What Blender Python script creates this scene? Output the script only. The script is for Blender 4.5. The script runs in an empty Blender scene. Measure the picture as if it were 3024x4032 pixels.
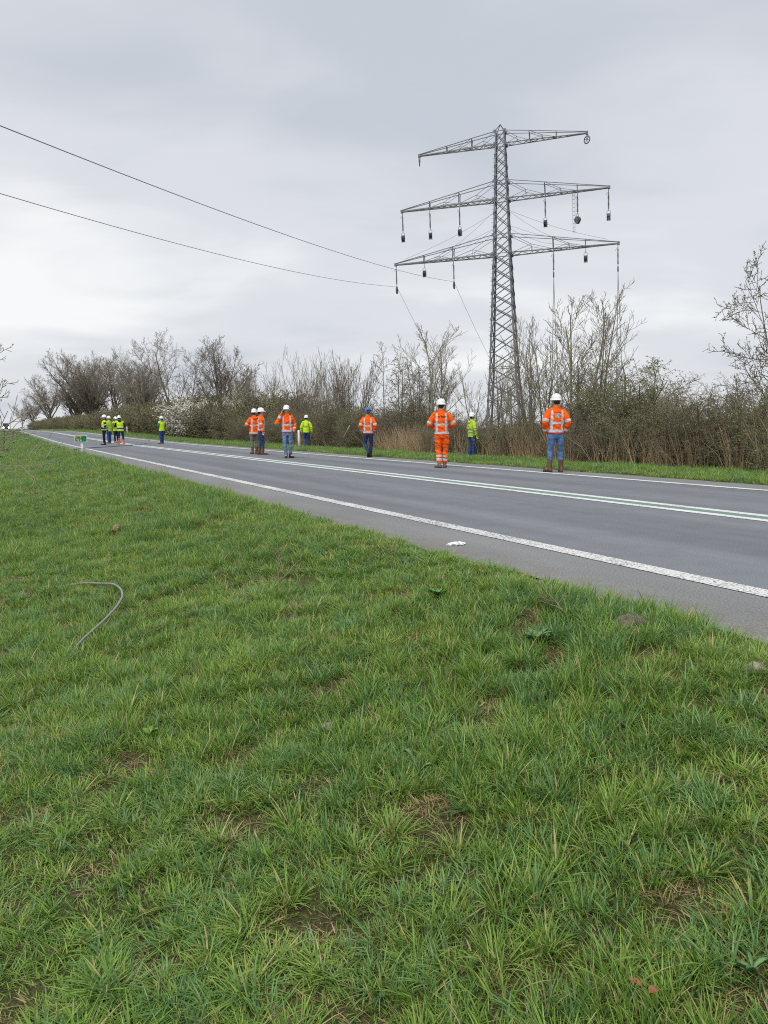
import bpy, bmesh, math, random
import numpy as np
from mathutils import Vector, Matrix, noise
from mathutils.bvhtree import BVHTree

SC = bpy.context.scene
COL = SC.collection
R = math.radians

# ------------------------------------------------------------------ camera
CAM_H = 1.04                       # eye height above the carriageway
PITCH = math.atan(329 / 3030)
cam_d = bpy.data.cameras.new('camera')
cam = bpy.data.objects.new('camera', cam_d)
COL.objects.link(cam)
cam.location = (0, 0, CAM_H)
cam.rotation_euler = (math.pi / 2 - PITCH, 0, 0)
cam_d.sensor_fit = 'HORIZONTAL'
cam_d.sensor_width = 36.0
cam_d.lens = 36.0 * 3030 / 3024
cam_d.clip_start = 0.05
cam_d.clip_end = 6000
SC.camera = cam

# ------------------------------------------------------------------ sky
SUN_EL, SUN_AZ = R(58), R(205)
world = bpy.data.worlds.new('World')
SC.world = world
world.use_nodes = True
nt = world.node_tree
nt.nodes.clear()
def wn(t, **k):
    n = nt.nodes.new(t)
    for a, v in k.items():
        setattr(n, a, v)
    return n
out = wn('ShaderNodeOutputWorld')
sky = wn('ShaderNodeTexSky', sky_type='NISHITA', sun_disc=False)
sky.sun_elevation = SUN_EL
sky.sun_rotation = SUN_AZ
bg_sky = wn('ShaderNodeBackground')
bg_sky.inputs['Strength'].default_value = 0.05
nt.links.new(sky.outputs[0], bg_sky.inputs['Color'])
# overcast layer: soft stratocumulus, flattened towards the horizon
tc = wn('ShaderNodeTexCoord')
sep = wn('ShaderNodeSeparateXYZ')
nt.links.new(tc.outputs['Generated'], sep.inputs[0])
def mth(op, a, b):
    m = wn('ShaderNodeMath', operation=op)
    for i, v in enumerate((a, b)):
        if isinstance(v, (int, float)):
            m.inputs[i].default_value = v
        else:
            nt.links.new(v, m.inputs[i])
    return m.outputs[0]
zc = mth('ADD', mth('MAXIMUM', sep.outputs[2], 0.0), 0.17)
cmb = wn('ShaderNodeCombineXYZ')
nt.links.new(mth('DIVIDE', sep.outputs[0], zc), cmb.inputs[0])
nt.links.new(mth('DIVIDE', sep.outputs[1], zc), cmb.inputs[1])
def wnoise(scale, detail, rough, dist, off):
    mp = wn('ShaderNodeMapping')
    mp.inputs['Location'].default_value = off
    mp.inputs['Scale'].default_value = (0.75, 1.0, 1.0)
    nt.links.new(cmb.outputs[0], mp.inputs[0])
    n = wn('ShaderNodeTexNoise')
    n.inputs['Scale'].default_value = scale
    n.inputs['Detail'].default_value = detail
    n.inputs['Roughness'].default_value = rough
    n.inputs['Distortion'].default_value = dist
    nt.links.new(mp.outputs[0], n.inputs['Vector'])
    return n.outputs['Fac']
n1 = wnoise(0.62, 3.0, 0.45, 0.3, (20.1, 7.7, 0.0))
n2 = wnoise(1.9, 5.0, 0.5, 0.4, (3.2, 1.1, 0.0))
cl = mth('ADD', mth('MULTIPLY', n1, 0.68), mth('MULTIPLY', n2, 0.32))
ramp = wn('ShaderNodeValToRGB')
ramp.color_ramp.interpolation = 'EASE'
ramp.color_ramp.elements[0].position = 0.34
ramp.color_ramp.elements[0].color = (0.575, 0.61, 0.675, 1)
ramp.color_ramp.elements[1].position = 0.66
ramp.color_ramp.elements[1].color = (0.94, 0.95, 0.955, 1)
e = ramp.color_ramp.elements.new(0.49)
e.color = (0.725, 0.748, 0.788, 1)
nt.links.new(cl, ramp.inputs[0])
bg_cl = wn('ShaderNodeBackground')
bg_cl.inputs['Strength'].default_value = 0.60
nt.links.new(ramp.outputs[0], bg_cl.inputs['Color'])
mx = wn('ShaderNodeMixShader')
mx.inputs[0].default_value = 0.93
nt.links.new(bg_sky.outputs[0], mx.inputs[1])
nt.links.new(bg_cl.outputs[0], mx.inputs[2])
nt.links.new(mx.outputs[0], out.inputs['Surface'])

sun_d = bpy.data.lights.new('sun', 'SUN')
sun_d.energy = 1.5
sun_d.angle = R(40)
sun_d.color = (1.0, 0.96, 0.9)
sun = bpy.data.objects.new('sun', sun_d)
COL.objects.link(sun)
sun.location = (0, 0, 60)
# light comes from behind and left of the photographer, high through cloud
sdir = Vector((math.sin(SUN_AZ) * math.cos(SUN_EL), math.cos(SUN_AZ) * math.cos(SUN_EL), math.sin(SUN_EL)))
sun.rotation_euler = sdir.to_track_quat('Z', 'Y').to_euler()

vs = SC.view_settings
vs.view_transform = 'Standard'
vs.look = 'None'
vs.exposure = 0.8
vs.gamma = 1.0
vs.use_curve_mapping = False
SC.cycles.max_bounces = 8
SC.cycles.filter_width = 1.1
SC.cycles.use_denoising = False
SC.cycles.transparent_max_bounces = 6

# ------------------------------------------------------------------ helpers
ROAD_D = Vector((-0.4526, 0.8917, 0)).normalized()     # along the road, away from us
ROAD_N = Vector((0.8917, 0.4526, 0)).normalized()      # across the road, to the far side
L_NEAR, L_MID, L_FAR = 4.32, 7.99, 11.59               # painted lines
E_NEAR, E_FAR = 3.32, 12.69                            # asphalt edges
L_BUSH = 17.0

def sstep(a, b, x):
    t = min(1.0, max(0.0, (x - a) / (b - a)))
    return t * t * (3 - 2 * t)
def lerp_tab(tab, x):
    if x <= tab[0][0]:
        return tab[0][1]
    for (a, va), (b, vb) in zip(tab, tab[1:]):
        if x <= b:
            return va + (vb - va) * (x - a) / (b - a)
    return tab[-1][1]
def road_z(s):
    return 0.52 * sstep(45, 140, s)
VERGE = [(-60, -0.8), (-3, -0.68), (0, -0.54), (1.5, -0.27), (2.5, -0.07), (3.0, 0.005), (3.27, 0.008), (3.47, -0.05), (3.8, -0.12),
         (12.2, -0.12), (12.55, -0.05), (12.75, 0.012), (13.2, 0.03), (15, 0.0), (17, -0.1), (20, -0.35), (40, -0.5), (900, -0.6)]
def sl(x, y):
    return x * ROAD_D.x + y * ROAD_D.y, x * ROAD_N.x + y * ROAD_N.y
def xy(s, l):
    return ROAD_D.x * s + ROAD_N.x * l, ROAD_D.y * s + ROAD_N.y * l
def edge_j(s, k):
    return 0.10 * noise.noise((s * 0.8, k, 0)) + 0.06 * noise.noise((s * 3.1, k + 5, 0))
def ground_sl(s, l):
    z = lerp_tab(VERGE, l) + road_z(s)
    if l < 3.0 or l > 13.2:
        x, y = xy(s, l)
        w = min(1.0, abs(l - 3.0) / 0.8) if l < 4 else min(1.0, (l - 13.2) / 1.0)
        z += w * (0.05 * noise.noise((x * 0.9, y * 0.9, 1.3)) + 0.022 * noise.noise((x * 3.3, y * 3.3, 4.3)))
    return z
def gz(x, y):
    s, l = sl(x, y)
    return ground_sl(s, l)
def ray(px, py):
    c, s_ = math.cos(PITCH), math.sin(PITCH)
    up = 2016 - py
    return Vector((px - 1512, 3030 * c + up * s_, -3030 * s_ + up * c))
def on_ground(px, py):
    """world point of the ground that the photograph shows there"""
    d = ray(px, py)
    t = CAM_H / -d.z
    for _ in range(12):
        g = gz(d.x * t, d.y * t)
        s, l = sl(d.x * t, d.y * t)
        if E_NEAR < l < E_FAR:
            g = road_z(s)
        t = (CAM_H - g) / -d.z
    return Vector((d.x * t, d.y * t, CAM_H + d.z * t))
def at_lat(px, l):
    """ground point in image column px at lateral distance l from the photographer's line"""
    u = (px - 1512) / 3048.0
    # X = u*Y ; l = n.P
    Y = l / (ROAD_N.x * u + ROAD_N.y)
    return u * Y, Y
def z_at(py, Y):
    d = ray(1512, py)
    return CAM_H + d.z / d.y * Y

def link(o, parent=None):
    COL.objects.link(o)
    if parent is not None:
        o.parent = parent
    return o
def mesh_obj(name, verts, faces, mats, parent=None, smooth=False, mi=None):
    me = bpy.data.meshes.new(name)
    me.from_pydata([tuple(v) for v in verts], [], faces)
    if not isinstance(mats, (list, tuple)):
        mats = [mats]
    for m in mats:
        me.materials.append(m)
    if mi is not None:
        me.polygons.foreach_set('material_index', mi)
    if smooth:
        me.polygons.foreach_set('use_smooth', [True] * len(me.polygons))
    me.update()
    return link(bpy.data.objects.new(name, me), parent)
def bm_obj(name, bm, mats, parent=None, smooth=False):
    me = bpy.data.meshes.new(name)
    bm.normal_update()
    bm.to_mesh(me)
    bm.free()
    if not isinstance(mats, (list, tuple)):
        mats = [mats]
    for m in mats:
        me.materials.append(m)
    if smooth:
        me.polygons.foreach_set('use_smooth', [True] * len(me.polygons))
    return link(bpy.data.objects.new(name, me), parent)
def tag(o, label=None, cat=None, group=None, kind=None):
    if label: o['label'] = label
    if cat: o['category'] = cat
    if group: o['group'] = group
    if kind: o['kind'] = kind
    return o
def empty(name, loc=(0, 0, 0), rz=0.0):
    o = bpy.data.objects.new(name, None)
    o.empty_display_size = 0.2
    COL.objects.link(o)
    o.location = loc
    o.rotation_euler = (0, 0, rz)
    return o
def copy_tree(o, parent=None):
    c = o.copy()
    COL.objects.link(c)
    c.parent = parent
    for ch in o.children:
        copy_tree(ch, c)
    return c

# ------------------------------------------------------------------ materials
MATS = {}
def mat(name, base, rough=0.7, var=0.12, scale=6.0, bump=0.0, bscale=None, metal=0.0, spec=0.4, rnd=0.0, detail=4.0, sheen=0.0):
    if name in MATS:
        return MATS[name]
    m = bpy.data.materials.new(name)
    m.use_nodes = True
    t = m.node_tree
    b = t.nodes['Principled BSDF']
    b.inputs['Roughness'].default_value = rough
    b.inputs['Metallic'].default_value = metal
    b.inputs['Specular IOR Level'].default_value = spec
    if sheen:
        b.inputs['Sheen Weight'].default_value = sheen
    co = t.nodes.new('ShaderNodeTexCoord')
    n = t.nodes.new('ShaderNodeTexNoise')
    n.inputs['Scale'].default_value = scale
    n.inputs['Detail'].default_value = detail
    t.links.new(co.outputs['Object'], n.inputs['Vector'])
    r = t.nodes.new('ShaderNodeValToRGB')
    r.color_ramp.elements[0].position = 0.3
    r.color_ramp.elements[1].position = 0.7
    r.color_ramp.elements[0].color = tuple(c * (1 - var) for c in base) + (1,)
    r.color_ramp.elements[1].color = tuple(min(1, c * (1 + var)) for c in base) + (1,)
    t.links.new(n.outputs['Fac'], r.inputs[0])
    col = r.outputs[0]
    if rnd:
        oi = t.nodes.new('ShaderNodeObjectInfo')
        hs = t.nodes.new('ShaderNodeHueSaturation')
        mr = t.nodes.new('ShaderNodeMapRange')
        mr.inputs['To Min'].default_value = 1 - rnd
        mr.inputs['To Max'].default_value = 1 + rnd
        t.links.new(oi.outputs['Random'], mr.inputs['Value'])
        t.links.new(mr.outputs[0], hs.inputs['Value'])
        t.links.new(col, hs.inputs['Color'])
        col = hs.outputs[0]
    t.links.new(col, b.inputs['Base Color'])
    if bump:
        n2 = t.nodes.new('ShaderNodeTexNoise')
        n2.inputs['Scale'].default_value = bscale or scale * 6
        n2.inputs['Detail'].default_value = 3
        t.links.new(co.outputs['Object'], n2.inputs['Vector'])
        bp = t.nodes.new('ShaderNodeBump')
        bp.inputs['Strength'].default_value = bump
        bp.inputs['Distance'].default_value = 0.01
        t.links.new(n2.outputs['Fac'], bp.inputs['Height'])
        t.links.new(bp.outputs[0], b.inputs['Normal'])
    MATS[name] = m
    return m

M_STEEL = mat('galvanised steel', (0.175, 0.19, 0.21), 0.55, 0.25, 3.0, metal=0.35)
M_STEEL_L = mat('weathered steel', (0.23, 0.24, 0.245), 0.6, 0.2, 3.0, metal=0.3)
M_DARK = mat('dark iron', (0.10, 0.11, 0.125), 0.5, 0.3, 8)
M_WIRE = mat('aluminium conductor', (0.20, 0.205, 0.215), 0.5, 0.1, 3)
M_ROPE = mat('pale rope', (0.28, 0.30, 0.32), 0.8, 0.1, 20)
M_INSUL = mat('brown glass insulator', (0.15, 0.155, 0.16), 0.25, 0.2, 10)
M_BARK = mat('bark', (0.16, 0.138, 0.10), 0.9, 0.35, 2.5, rnd=0.25)
M_BARK_G = mat('algae bark', (0.17, 0.16, 0.09), 0.9, 0.3, 2.0, rnd=0.2)
M_TWIG = mat('twigs', (0.185, 0.16, 0.115), 0.85, 0.25, 1.5, rnd=0.22)
M_TWIG_D = mat('dark twigs', (0.18, 0.152, 0.102), 0.9, 0.3, 1.5, rnd=0.25)
M_TWIG_G = mat('grey brown twigs', (0.235, 0.208, 0.165), 0.85, 0.2, 0.6, rnd=0.12)
M_TWIG_P = mat('pale ash twigs', (0.27, 0.245, 0.19), 0.85, 0.2, 1.5, rnd=0.12)
M_LEAF = mat('young leaves', (0.18, 0.24, 0.06), 0.6, 0.3, 1.2, rnd=0.15)
M_LEAF_D = mat('dull leaves', (0.16, 0.17, 0.06), 0.7, 0.3, 1.2, rnd=0.2)
M_BUD = mat('opening buds', (0.075, 0.09, 0.055), 0.7, 0.3, 2.0)
M_BLOSSOM = mat('white blossom', (0.68, 0.67, 0.58), 0.7, 0.15, 2.0)
M_STRAW = mat('dry reed straw', (0.47, 0.35, 0.21), 0.8, 0.3, 1.5, rnd=0.1)
M_WHITE = mat('white plastic', (0.78, 0.79, 0.8), 0.4, 0.05, 5)
M_BLACKP = mat('black plastic', (0.02, 0.02, 0.022), 0.5, 0.2, 5)
M_REDREF = mat('red reflector', (0.45, 0.03, 0.03), 0.3, 0.1, 30)
M_GREY = mat('grey concrete', (0.33, 0.34, 0.34), 0.85, 0.15, 14, bump=0.3)

# ------------------------------------------------------------------ ground
def knots(*spans):
    o = []
    for a, b, st in spans:
        n = max(1, round((b - a) / st))
        o += [a + (b - a) * i / n for i in range(n)]
    return o + [spans[-1][1]]
def mat_ground():
    m = bpy.data.materials.new('soil and thatch')
    m.use_nodes = True
    t = m.node_tree
    b = t.nodes['Principled BSDF']
    b.inputs['Roughness'].default_value = 0.95
    b.inputs['Specular IOR Level'].default_value = 0.1
    g = t.nodes.new('ShaderNodeNewGeometry')
    def nz(sc, det):
        n = t.nodes.new('ShaderNodeTexNoise')
        n.inputs['Scale'].default_value = sc
        n.inputs['Detail'].default_value = det
        t.links.new(g.outputs['Position'], n.inputs['Vector'])
        return n.outputs['Fac']
    r = t.nodes.new('ShaderNodeValToRGB')
    els = r.color_ramp.elements
    els[0].position, els[0].color = 0.30, (0.05, 0.038, 0.025, 1)
    els[1].position, els[1].color = 0.72, (0.12, 0.165, 0.05, 1)
    x = els.new(0.5); x.color = (0.09, 0.08, 0.04, 1)
    ad = t.nodes.new('ShaderNodeMath'); ad.operation = 'MULTIPLY_ADD'
    ad.inputs[1].default_value = 0.6
    md = t.nodes.new('ShaderNodeMath'); md.operation = 'MULTIPLY'; md.inputs[1].default_value = 0.45
    t.links.new(nz(1.1, 4), md.inputs[0])
    t.links.new(nz(75, 8), ad.inputs[0])
    t.links.new(md.outputs[0], ad.inputs[2])
    t.links.new(ad.outputs[0], r.inputs[0])
    t.links.new(r.outputs[0], b.inputs['Base Color'])
    bp = t.nodes.new('ShaderNodeBump'); bp.inputs['Strength'].default_value = 1.0; bp.inputs['Distance'].default_value = 0.05
    t.links.new(nz(60, 8), bp.inputs['Height'])
    t.links.new(bp.outputs[0], b.inputs['Normal'])
    return m
M_GROUND = mat_ground()
def build_ground():
    S = knots((-1500, -60, 480), (-60, -6, 6), (-6, 14, 0.16), (14, 60, 0.6), (60, 200, 5), (200, 500, 50), (500, 4000, 700))
    L = knots((-3000, -60, 900), (-60, -9, 8), (-9, -4, 0.8), (-4, 3.0, 0.17), (3.0, 3.8, 0.1), (3.8, 12.2, 4.2), (12.2, 13.2, 0.15), (13.2, 18, 0.4), (18, 40, 3), (40, 4000, 600))
    v, f = [], []
    for s in S:
        for l in L:
            x, y = xy(s, l)
            v.append((x, y, ground_sl(s, l)))
    nl = len(L)
    for i in range(len(S) - 1):
        for j in range(nl - 1):
            a = i * nl + j
            f.append((a, a + 1, a + nl + 1, a + nl))
    f = [q[::-1] for q in f]
    o = mesh_obj('ground', v, f, M_GROUND, smooth=True)
    tag(o, 'grassy verge and field soil reaching to the horizon', kind='structure')
build_ground()

# ------------------------------------------------------------------ road
def mat_asphalt():
    m = bpy.data.materials.new('asphalt')
    m.use_nodes = True
    t = m.node_tree
    b = t.nodes['Principled BSDF']
    b.inputs['Roughness'].default_value = 0.82
    b.inputs['Specular IOR Level'].default_value = 0.35
    g = t.nodes.new('ShaderNodeNewGeometry')
    at = t.nodes.new('ShaderNodeAttribute'); at.attribute_name = 'lat'
    def nz(sc, det, stretch=None):
        n = t.nodes.new('ShaderNodeTexNoise')
        n.inputs['Scale'].default_value = sc
        n.inputs['Detail'].default_value = det
        if stretch:
            mp = t.nodes.new('ShaderNodeMapping'); mp.vector_type = 'TEXTURE'
            mp.inputs['Rotation'].default_value = (0, 0, math.atan2(ROAD_D.y, ROAD_D.x))
            mp.inputs['Scale'].default_value = stretch
            t.links.new(g.outputs['Position'], mp.inputs[0])
            t.links.new(mp.outputs[0], n.inputs['Vector'])
        else:
            t.links.new(g.outputs['Position'], n.inputs['Vector'])
        return n.outputs['Fac']
    def ramp(v, p0, c0, p1, c1):
        r = t.nodes.new('ShaderNodeValToRGB')
        r.color_ramp.elements[0].position, r.color_ramp.elements[0].color = p0, c0 + (1,)
        r.color_ramp.elements[1].position, r.color_ramp.elements[1].color = p1, c1 + (1,)
        t.links.new(v, r.inputs[0])
        return r.outputs[0]
    def mix(f, a, c, blend='MIX'):
        x = t.nodes.new('ShaderNodeMix'); x.data_type = 'RGBA'; x.blend_type = blend
        if isinstance(f, (int, float)): x.inputs[0].default_value = f
        else: t.links.new(f, x.inputs[0])
        t.links.new(a, x.inputs[6]); t.links.new(c, x.inputs[7])
        return x.outputs[2]
    agg = ramp(nz(95, 3), 0.36, (0.112, 0.124, 0.140), 0.66, (0.205, 0.220, 0.240))
    broad = ramp(nz(0.8, 5, (7, 1, 1)), 0.3, (0.86, 0.86, 0.86), 0.7, (1.12, 1.12, 1.12))
    main = mix(1.0, agg, broad, 'MULTIPLY')
    main = mix(1.0, main, ramp(nz(0.45, 3, (60, .35, 1)), 0.35, (0.87, 0.87, 0.875), 0.65, (1.09, 1.09, 1.085)), 'MULTIPLY')
    main = mix(1.0, main, ramp(nz(2.6, 6), 0.32, (0.93, 0.93, 0.93), 0.55, (1.02, 1.02, 1.02)), 'MULTIPLY')
    sh = ramp(nz(70, 4), 0.32, (0.125, 0.131, 0.138), 0.72, (0.27, 0.275, 0.278))
    sh = mix(1.0, sh, ramp(nz(1.6, 5, (3, 1, 1)), 0.3, (0.86, 0.85, 0.83), 0.7, (1.10, 1.09, 1.07)), 'MULTIPLY')
    # worn, dusty strip outside the edge lines
    mr = t.nodes.new('ShaderNodeMapRange')
    mr.inputs['From Min'].default_value = L_NEAR + 0.12
    mr.inputs['From Max'].default_value = L_NEAR - 0.12
    t.links.new(at.outputs['Fac'], mr.inputs['Value'])
    mr2 = t.nodes.new('ShaderNodeMapRange')
    mr2.inputs['From Min'].default_value = L_FAR + 0.05
    mr2.inputs['From Max'].default_value = L_FAR + 0.3
    t.links.new(at.outputs['Fac'], mr2.inputs['Value'])
    mxm = t.nodes.new('ShaderNodeMath'); mxm.operation = 'MAXIMUM'
    t.links.new(mr.outputs[0], mxm.inputs[0]); t.links.new(mr2.outputs[0], mxm.inputs[1])
    col = mix(mxm.outputs[0], main, sh)
    # soil and grit washed on to the ragged near edge
    me_ = t.nodes.new('ShaderNodeMapRange')
    me_.inputs['From Min'].default_value = E_NEAR + 0.55
    me_.inputs['From Max'].default_value = E_NEAR - 0.05
    me_.inputs['To Max'].default_value = 0.75
    t.links.new(at.outputs['Fac'], me_.inputs['Value'])
    mn_ = t.nodes.new('ShaderNodeMath'); mn_.operation = 'MULTIPLY'
    nr_ = t.nodes.new('ShaderNodeMapRange'); nr_.inputs['From Min'].default_value = 0.4; nr_.inputs['From Max'].default_value = 0.62
    t.links.new(nz(7, 8), nr_.inputs['Value'])
    t.links.new(me_.outputs[0], mn_.inputs[0]); t.links.new(nr_.outputs[0], mn_.inputs[1])
    col = mix(mn_.outputs[0], col, ramp(nz(60, 4), 0.35, (0.085, 0.068, 0.048), 0.65, (0.23, 0.195, 0.15)))
    t.links.new(col, b.inputs['Base Color'])
    bp = t.nodes.new('ShaderNodeBump'); bp.inputs['Strength'].default_value = 0.5; bp.inputs['Distance'].default_value = 0.006
    t.links.new(nz(120, 3), bp.inputs['Height'])
    t.links.new(bp.outputs[0], b.inputs['Normal'])
    return m
M_ASPHALT = mat_asphalt()
def mat_paint(name, c0, wear):
    m = bpy.data.materials.new(name)
    m.use_nodes = True
    t = m.node_tree
    b = t.nodes['Principled BSDF']
    b.inputs['Roughness'].default_value = 0.7
    g = t.nodes.new('ShaderNodeNewGeometry')
    n = t.nodes.new('ShaderNodeTexNoise'); n.inputs['Scale'].default_value = 55; n.inputs['Detail'].default_value = 3
    t.links.new(g.outputs['Position'], n.inputs['Vector'])
    n2 = t.nodes.new('ShaderNodeTexNoise'); n2.inputs['Scale'].default_value = 1.3; n2.inputs['Detail'].default_value = 3
    t.links.new(g.outputs['Position'], n2.inputs['Vector'])
    ad = t.nodes.new('ShaderNodeMath'); ad.operation = 'MULTIPLY_ADD'; ad.inputs[1].default_value = 0.35
    t.links.new(n2.outputs['Fac'], ad.inputs[0]); t.links.new(n.outputs['Fac'], ad.inputs[2])
    r = t.nodes.new('ShaderNodeValToRGB')
    r.color_ramp.elements[0].position, r.color_ramp.elements[0].color = wear, (0.15, 0.155, 0.165, 1)
    r.color_ramp.elements[1].position, r.color_ramp.elements[1].color = wear + 0.07, c0 + (1,)
    t.links.new(ad.outputs[0], r.inputs[0])
    t.links.new(r.outputs[0], b.inputs['Base Color'])
    return m
M_LINE = mat_paint('road marking white', (0.62, 0.62, 0.61), 0.60)
M_LINE_C = mat_paint('centre marking white', (0.66, 0.665, 0.65), 0.53)
M_GREENL = mat_paint('green marking', (0.115, 0.24, 0.185), 0.57)
S_ROAD = knots((-40, -4, 4), (-4, 30, 0.3), (30, 60, 1), (60, 200, 4), (200, 400, 20), (400, 1500, 150))
def strip(name, l0, l1, z, m, parent=None, jag0=None, jag1=None, lats=None):
    cols = lats or [l0, l1]
    v, f, lat = [], [], []
    for s in S_ROAD:
        for k, l in enumerate(cols):
            ll = l
            if k == 0 and jag0 is not None: ll += edge_j(s, jag0)
            if k == len(cols) - 1 and jag1 is not None: ll += edge_j(s, jag1)
            x, y = xy(s, ll)
            camber = 0.0
            v.append((x, y, road_z(s) + z + camber))
            lat.append(ll)
    n = len(cols)
    for i in range(len(S_ROAD) - 1):
        for j in range(n - 1):
            a = i * n + j
            f.append((a, a + n, a + n + 1, a + 1))
    o = mesh_obj(name, v, [q[::-1] for q in f], m, parent)
    at = o.data.attributes.new('lat', 'FLOAT', 'POINT')
    at.data.foreach_set('value', lat)
    return o
road = strip('road', E_NEAR, E_FAR, 0.0, M_ASPHALT, None, 0.0, 9.0, [E_NEAR, 3.8, 4.2, 4.45, 8, 11.6, 11.95, 12.3, E_FAR])
tag(road, 'grey asphalt two-lane road with a worn pale shoulder', kind='structure')
strip('edge_line', L_NEAR - 0.10, L_NEAR + 0.10, 0.005, M_LINE, road)
strip('edge_line', L_FAR - 0.10, L_FAR + 0.10, 0.006, M_LINE_C, road)
strip('centre_line', L_MID - 0.30, L_MID - 0.12, 0.005, M_LINE_C, road)
strip('centre_line', L_MID + 0.12, L_MID + 0.30, 0.005, M_LINE_C, road)
strip('green_line', L_MID - 0.117, L_MID + 0.117, 0.004, M_GREENL, road)

# ------------------------------------------------------------------ geometry builders
class Tubes:
    """collects tapered tubes and quads, then becomes one mesh"""
    def __init__(self):
        self.v, self.f, self.n = [], [], 0
        self.mi = []
    def add(self, pts, rad, sides=4, mi=0, cap=False):
        P = np.asarray([tuple(p) for p in pts], float)
        k = len(P)
        rr = np.asarray(rad, float) if hasattr(rad, '__len__') else np.full(k, float(rad))
        T = np.empty_like(P)
        T[1:-1] = P[2:] - P[:-2]
        T[0] = P[1] - P[0]
        T[-1] = P[-1] - P[-2]
        T /= np.linalg.norm(T, axis=1)[:, None] + 1e-12
        ref = np.array([0, 0, 1.0]) if abs(T[0, 2]) < 0.8 else np.array([1.0, 0, 0])
        A = np.cross(T, ref); A /= np.linalg.norm(A, axis=1)[:, None] + 1e-12
        B = np.cross(T, A)
        ang = np.arange(sides) * (2 * math.pi / sides)
        V = P[:, None, :] + rr[:, None, None] * (np.cos(ang)[None, :, None] * A[:, None, :] + np.sin(ang)[None, :, None] * B[:, None, :])
        self.v.append(V.reshape(-1, 3))
        b = self.n
        for i in range(k - 1):
            r0 = b + i * sides
            r1 = r0 + sides
            for j in range(sides):
                j2 = (j + 1) % sides
                self.f.append((r0 + j, r0 + j2, r1 + j2, r1 + j))
        nf = (k - 1) * sides
        if cap:
            self.f.append(tuple(b + j for j in range(sides))[::-1])
            self.f.append(tuple(b + (k - 1) * sides + j for j in range(sides)))
            nf += 2
        self.mi += [mi] * nf
        self.n += k * sides
    def poly(self, pts, mi=0):
        self.v.append(np.asarray([tuple(p) for p in pts], float))
        self.f.append(tuple(range(self.n, self.n + len(pts))))
        self.n += len(pts)
        self.mi.append(mi)
    def box(self, c, half, mi=0):
        c = Vector(c)
        x, y, z = half
        vs_ = [c + Vector((sx * x, sy * y, sz * z)) for sz in (-1, 1) for sy in (-1, 1) for sx in (-1, 1)]
        b = self.n
        self.v.append(np.asarray([tuple(p) for p in vs_]))
        for q in ((0, 2, 3, 1), (4, 5, 7, 6), (0, 1, 5, 4), (2, 6, 7, 3), (0, 4, 6, 2), (1, 3, 7, 5)):
            self.f.append(tuple(b + i for i in q))
            self.mi.append(mi)
        self.n += 8
    def mesh(self, name, mats, smooth=True):
        V = np.concatenate(self.v) if self.v else np.zeros((0, 3))
        me = bpy.data.meshes.new(name)
        me.from_pydata(V.tolist(), [], self.f)
        if not isinstance(mats, (list, tuple)):
            mats = [mats]
        for m in mats:
            me.materials.append(m)
        me.polygons.foreach_set('material_index', self.mi)
        if smooth:
            me.polygons.foreach_set('use_smooth', [True] * len(me.polygons))
        me.update()
        return me
    def obj(self, name, mats, parent=None, smooth=True):
        return link(bpy.data.objects.new(name, self.mesh(name, mats, smooth)), parent)

def lathe(profile, sides=14, axis='Z'):
    """profile: (radius, height) pairs -> verts, faces"""
    v, f = [], []
    for r, h in profile:
        for j in range(sides):
            a = 2 * math.pi * j / sides
            if axis == 'Z': v.append((r * math.cos(a), r * math.sin(a), h))
            else: v.append((h, r * math.cos(a), r * math.sin(a)))
    for i in range(len(profile) - 1):
        for j in range(sides):
            j2 = (j + 1) % sides
            f.append((i * sides + j, i * sides + j2, (i + 1) * sides + j2, (i + 1) * sides + j))
    f.append(tuple(range(sides))[::-1])
    f.append(tuple((len(profile) - 1) * sides + j for j in range(sides)))
    return v, f

# ------------------------------------------------------------------ lattice pylon
def angle_mesh(m):
    """unit steel angle, 1 long on Z, legs 1 wide"""
    t = 0.16
    o = [(-.5, -.5), (.5, -.5), (.5, -.5 + t), (-.5 + t, -.5 + t), (-.5 + t, .5), (-.5, .5)]
    v = [(x, y, 0) for x, y in o] + [(x, y, 1) for x, y in o]
    f = [(i, (i + 1) % 6, 6 + (i + 1) % 6, 6 + i) for i in range(6)] + [(5, 4, 3, 2, 1, 0), (6, 7, 8, 9, 10, 11)]
    me = bpy.data.meshes.new('steel_angle')
    me.from_pydata(v, [], f)
    me.materials.append(m)
    return me
ANGLE = angle_mesh(M_STEEL)
ANGLE_L = angle_mesh(M_STEEL_L)
def bar(name, a, b, w, parent, me=ANGLE):
    a, b = Vector(a), Vector(b)
    d = b - a
    o = bpy.data.objects.new(name, me)
    COL.objects.link(o)
    o.parent = parent
    q = d.to_track_quat('Z', 'X')
    o.matrix_local = Matrix.Translation(a) @ q.to_matrix().to_4x4() @ Matrix.Diagonal((w, w, d.length, 1))
    return o

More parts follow.
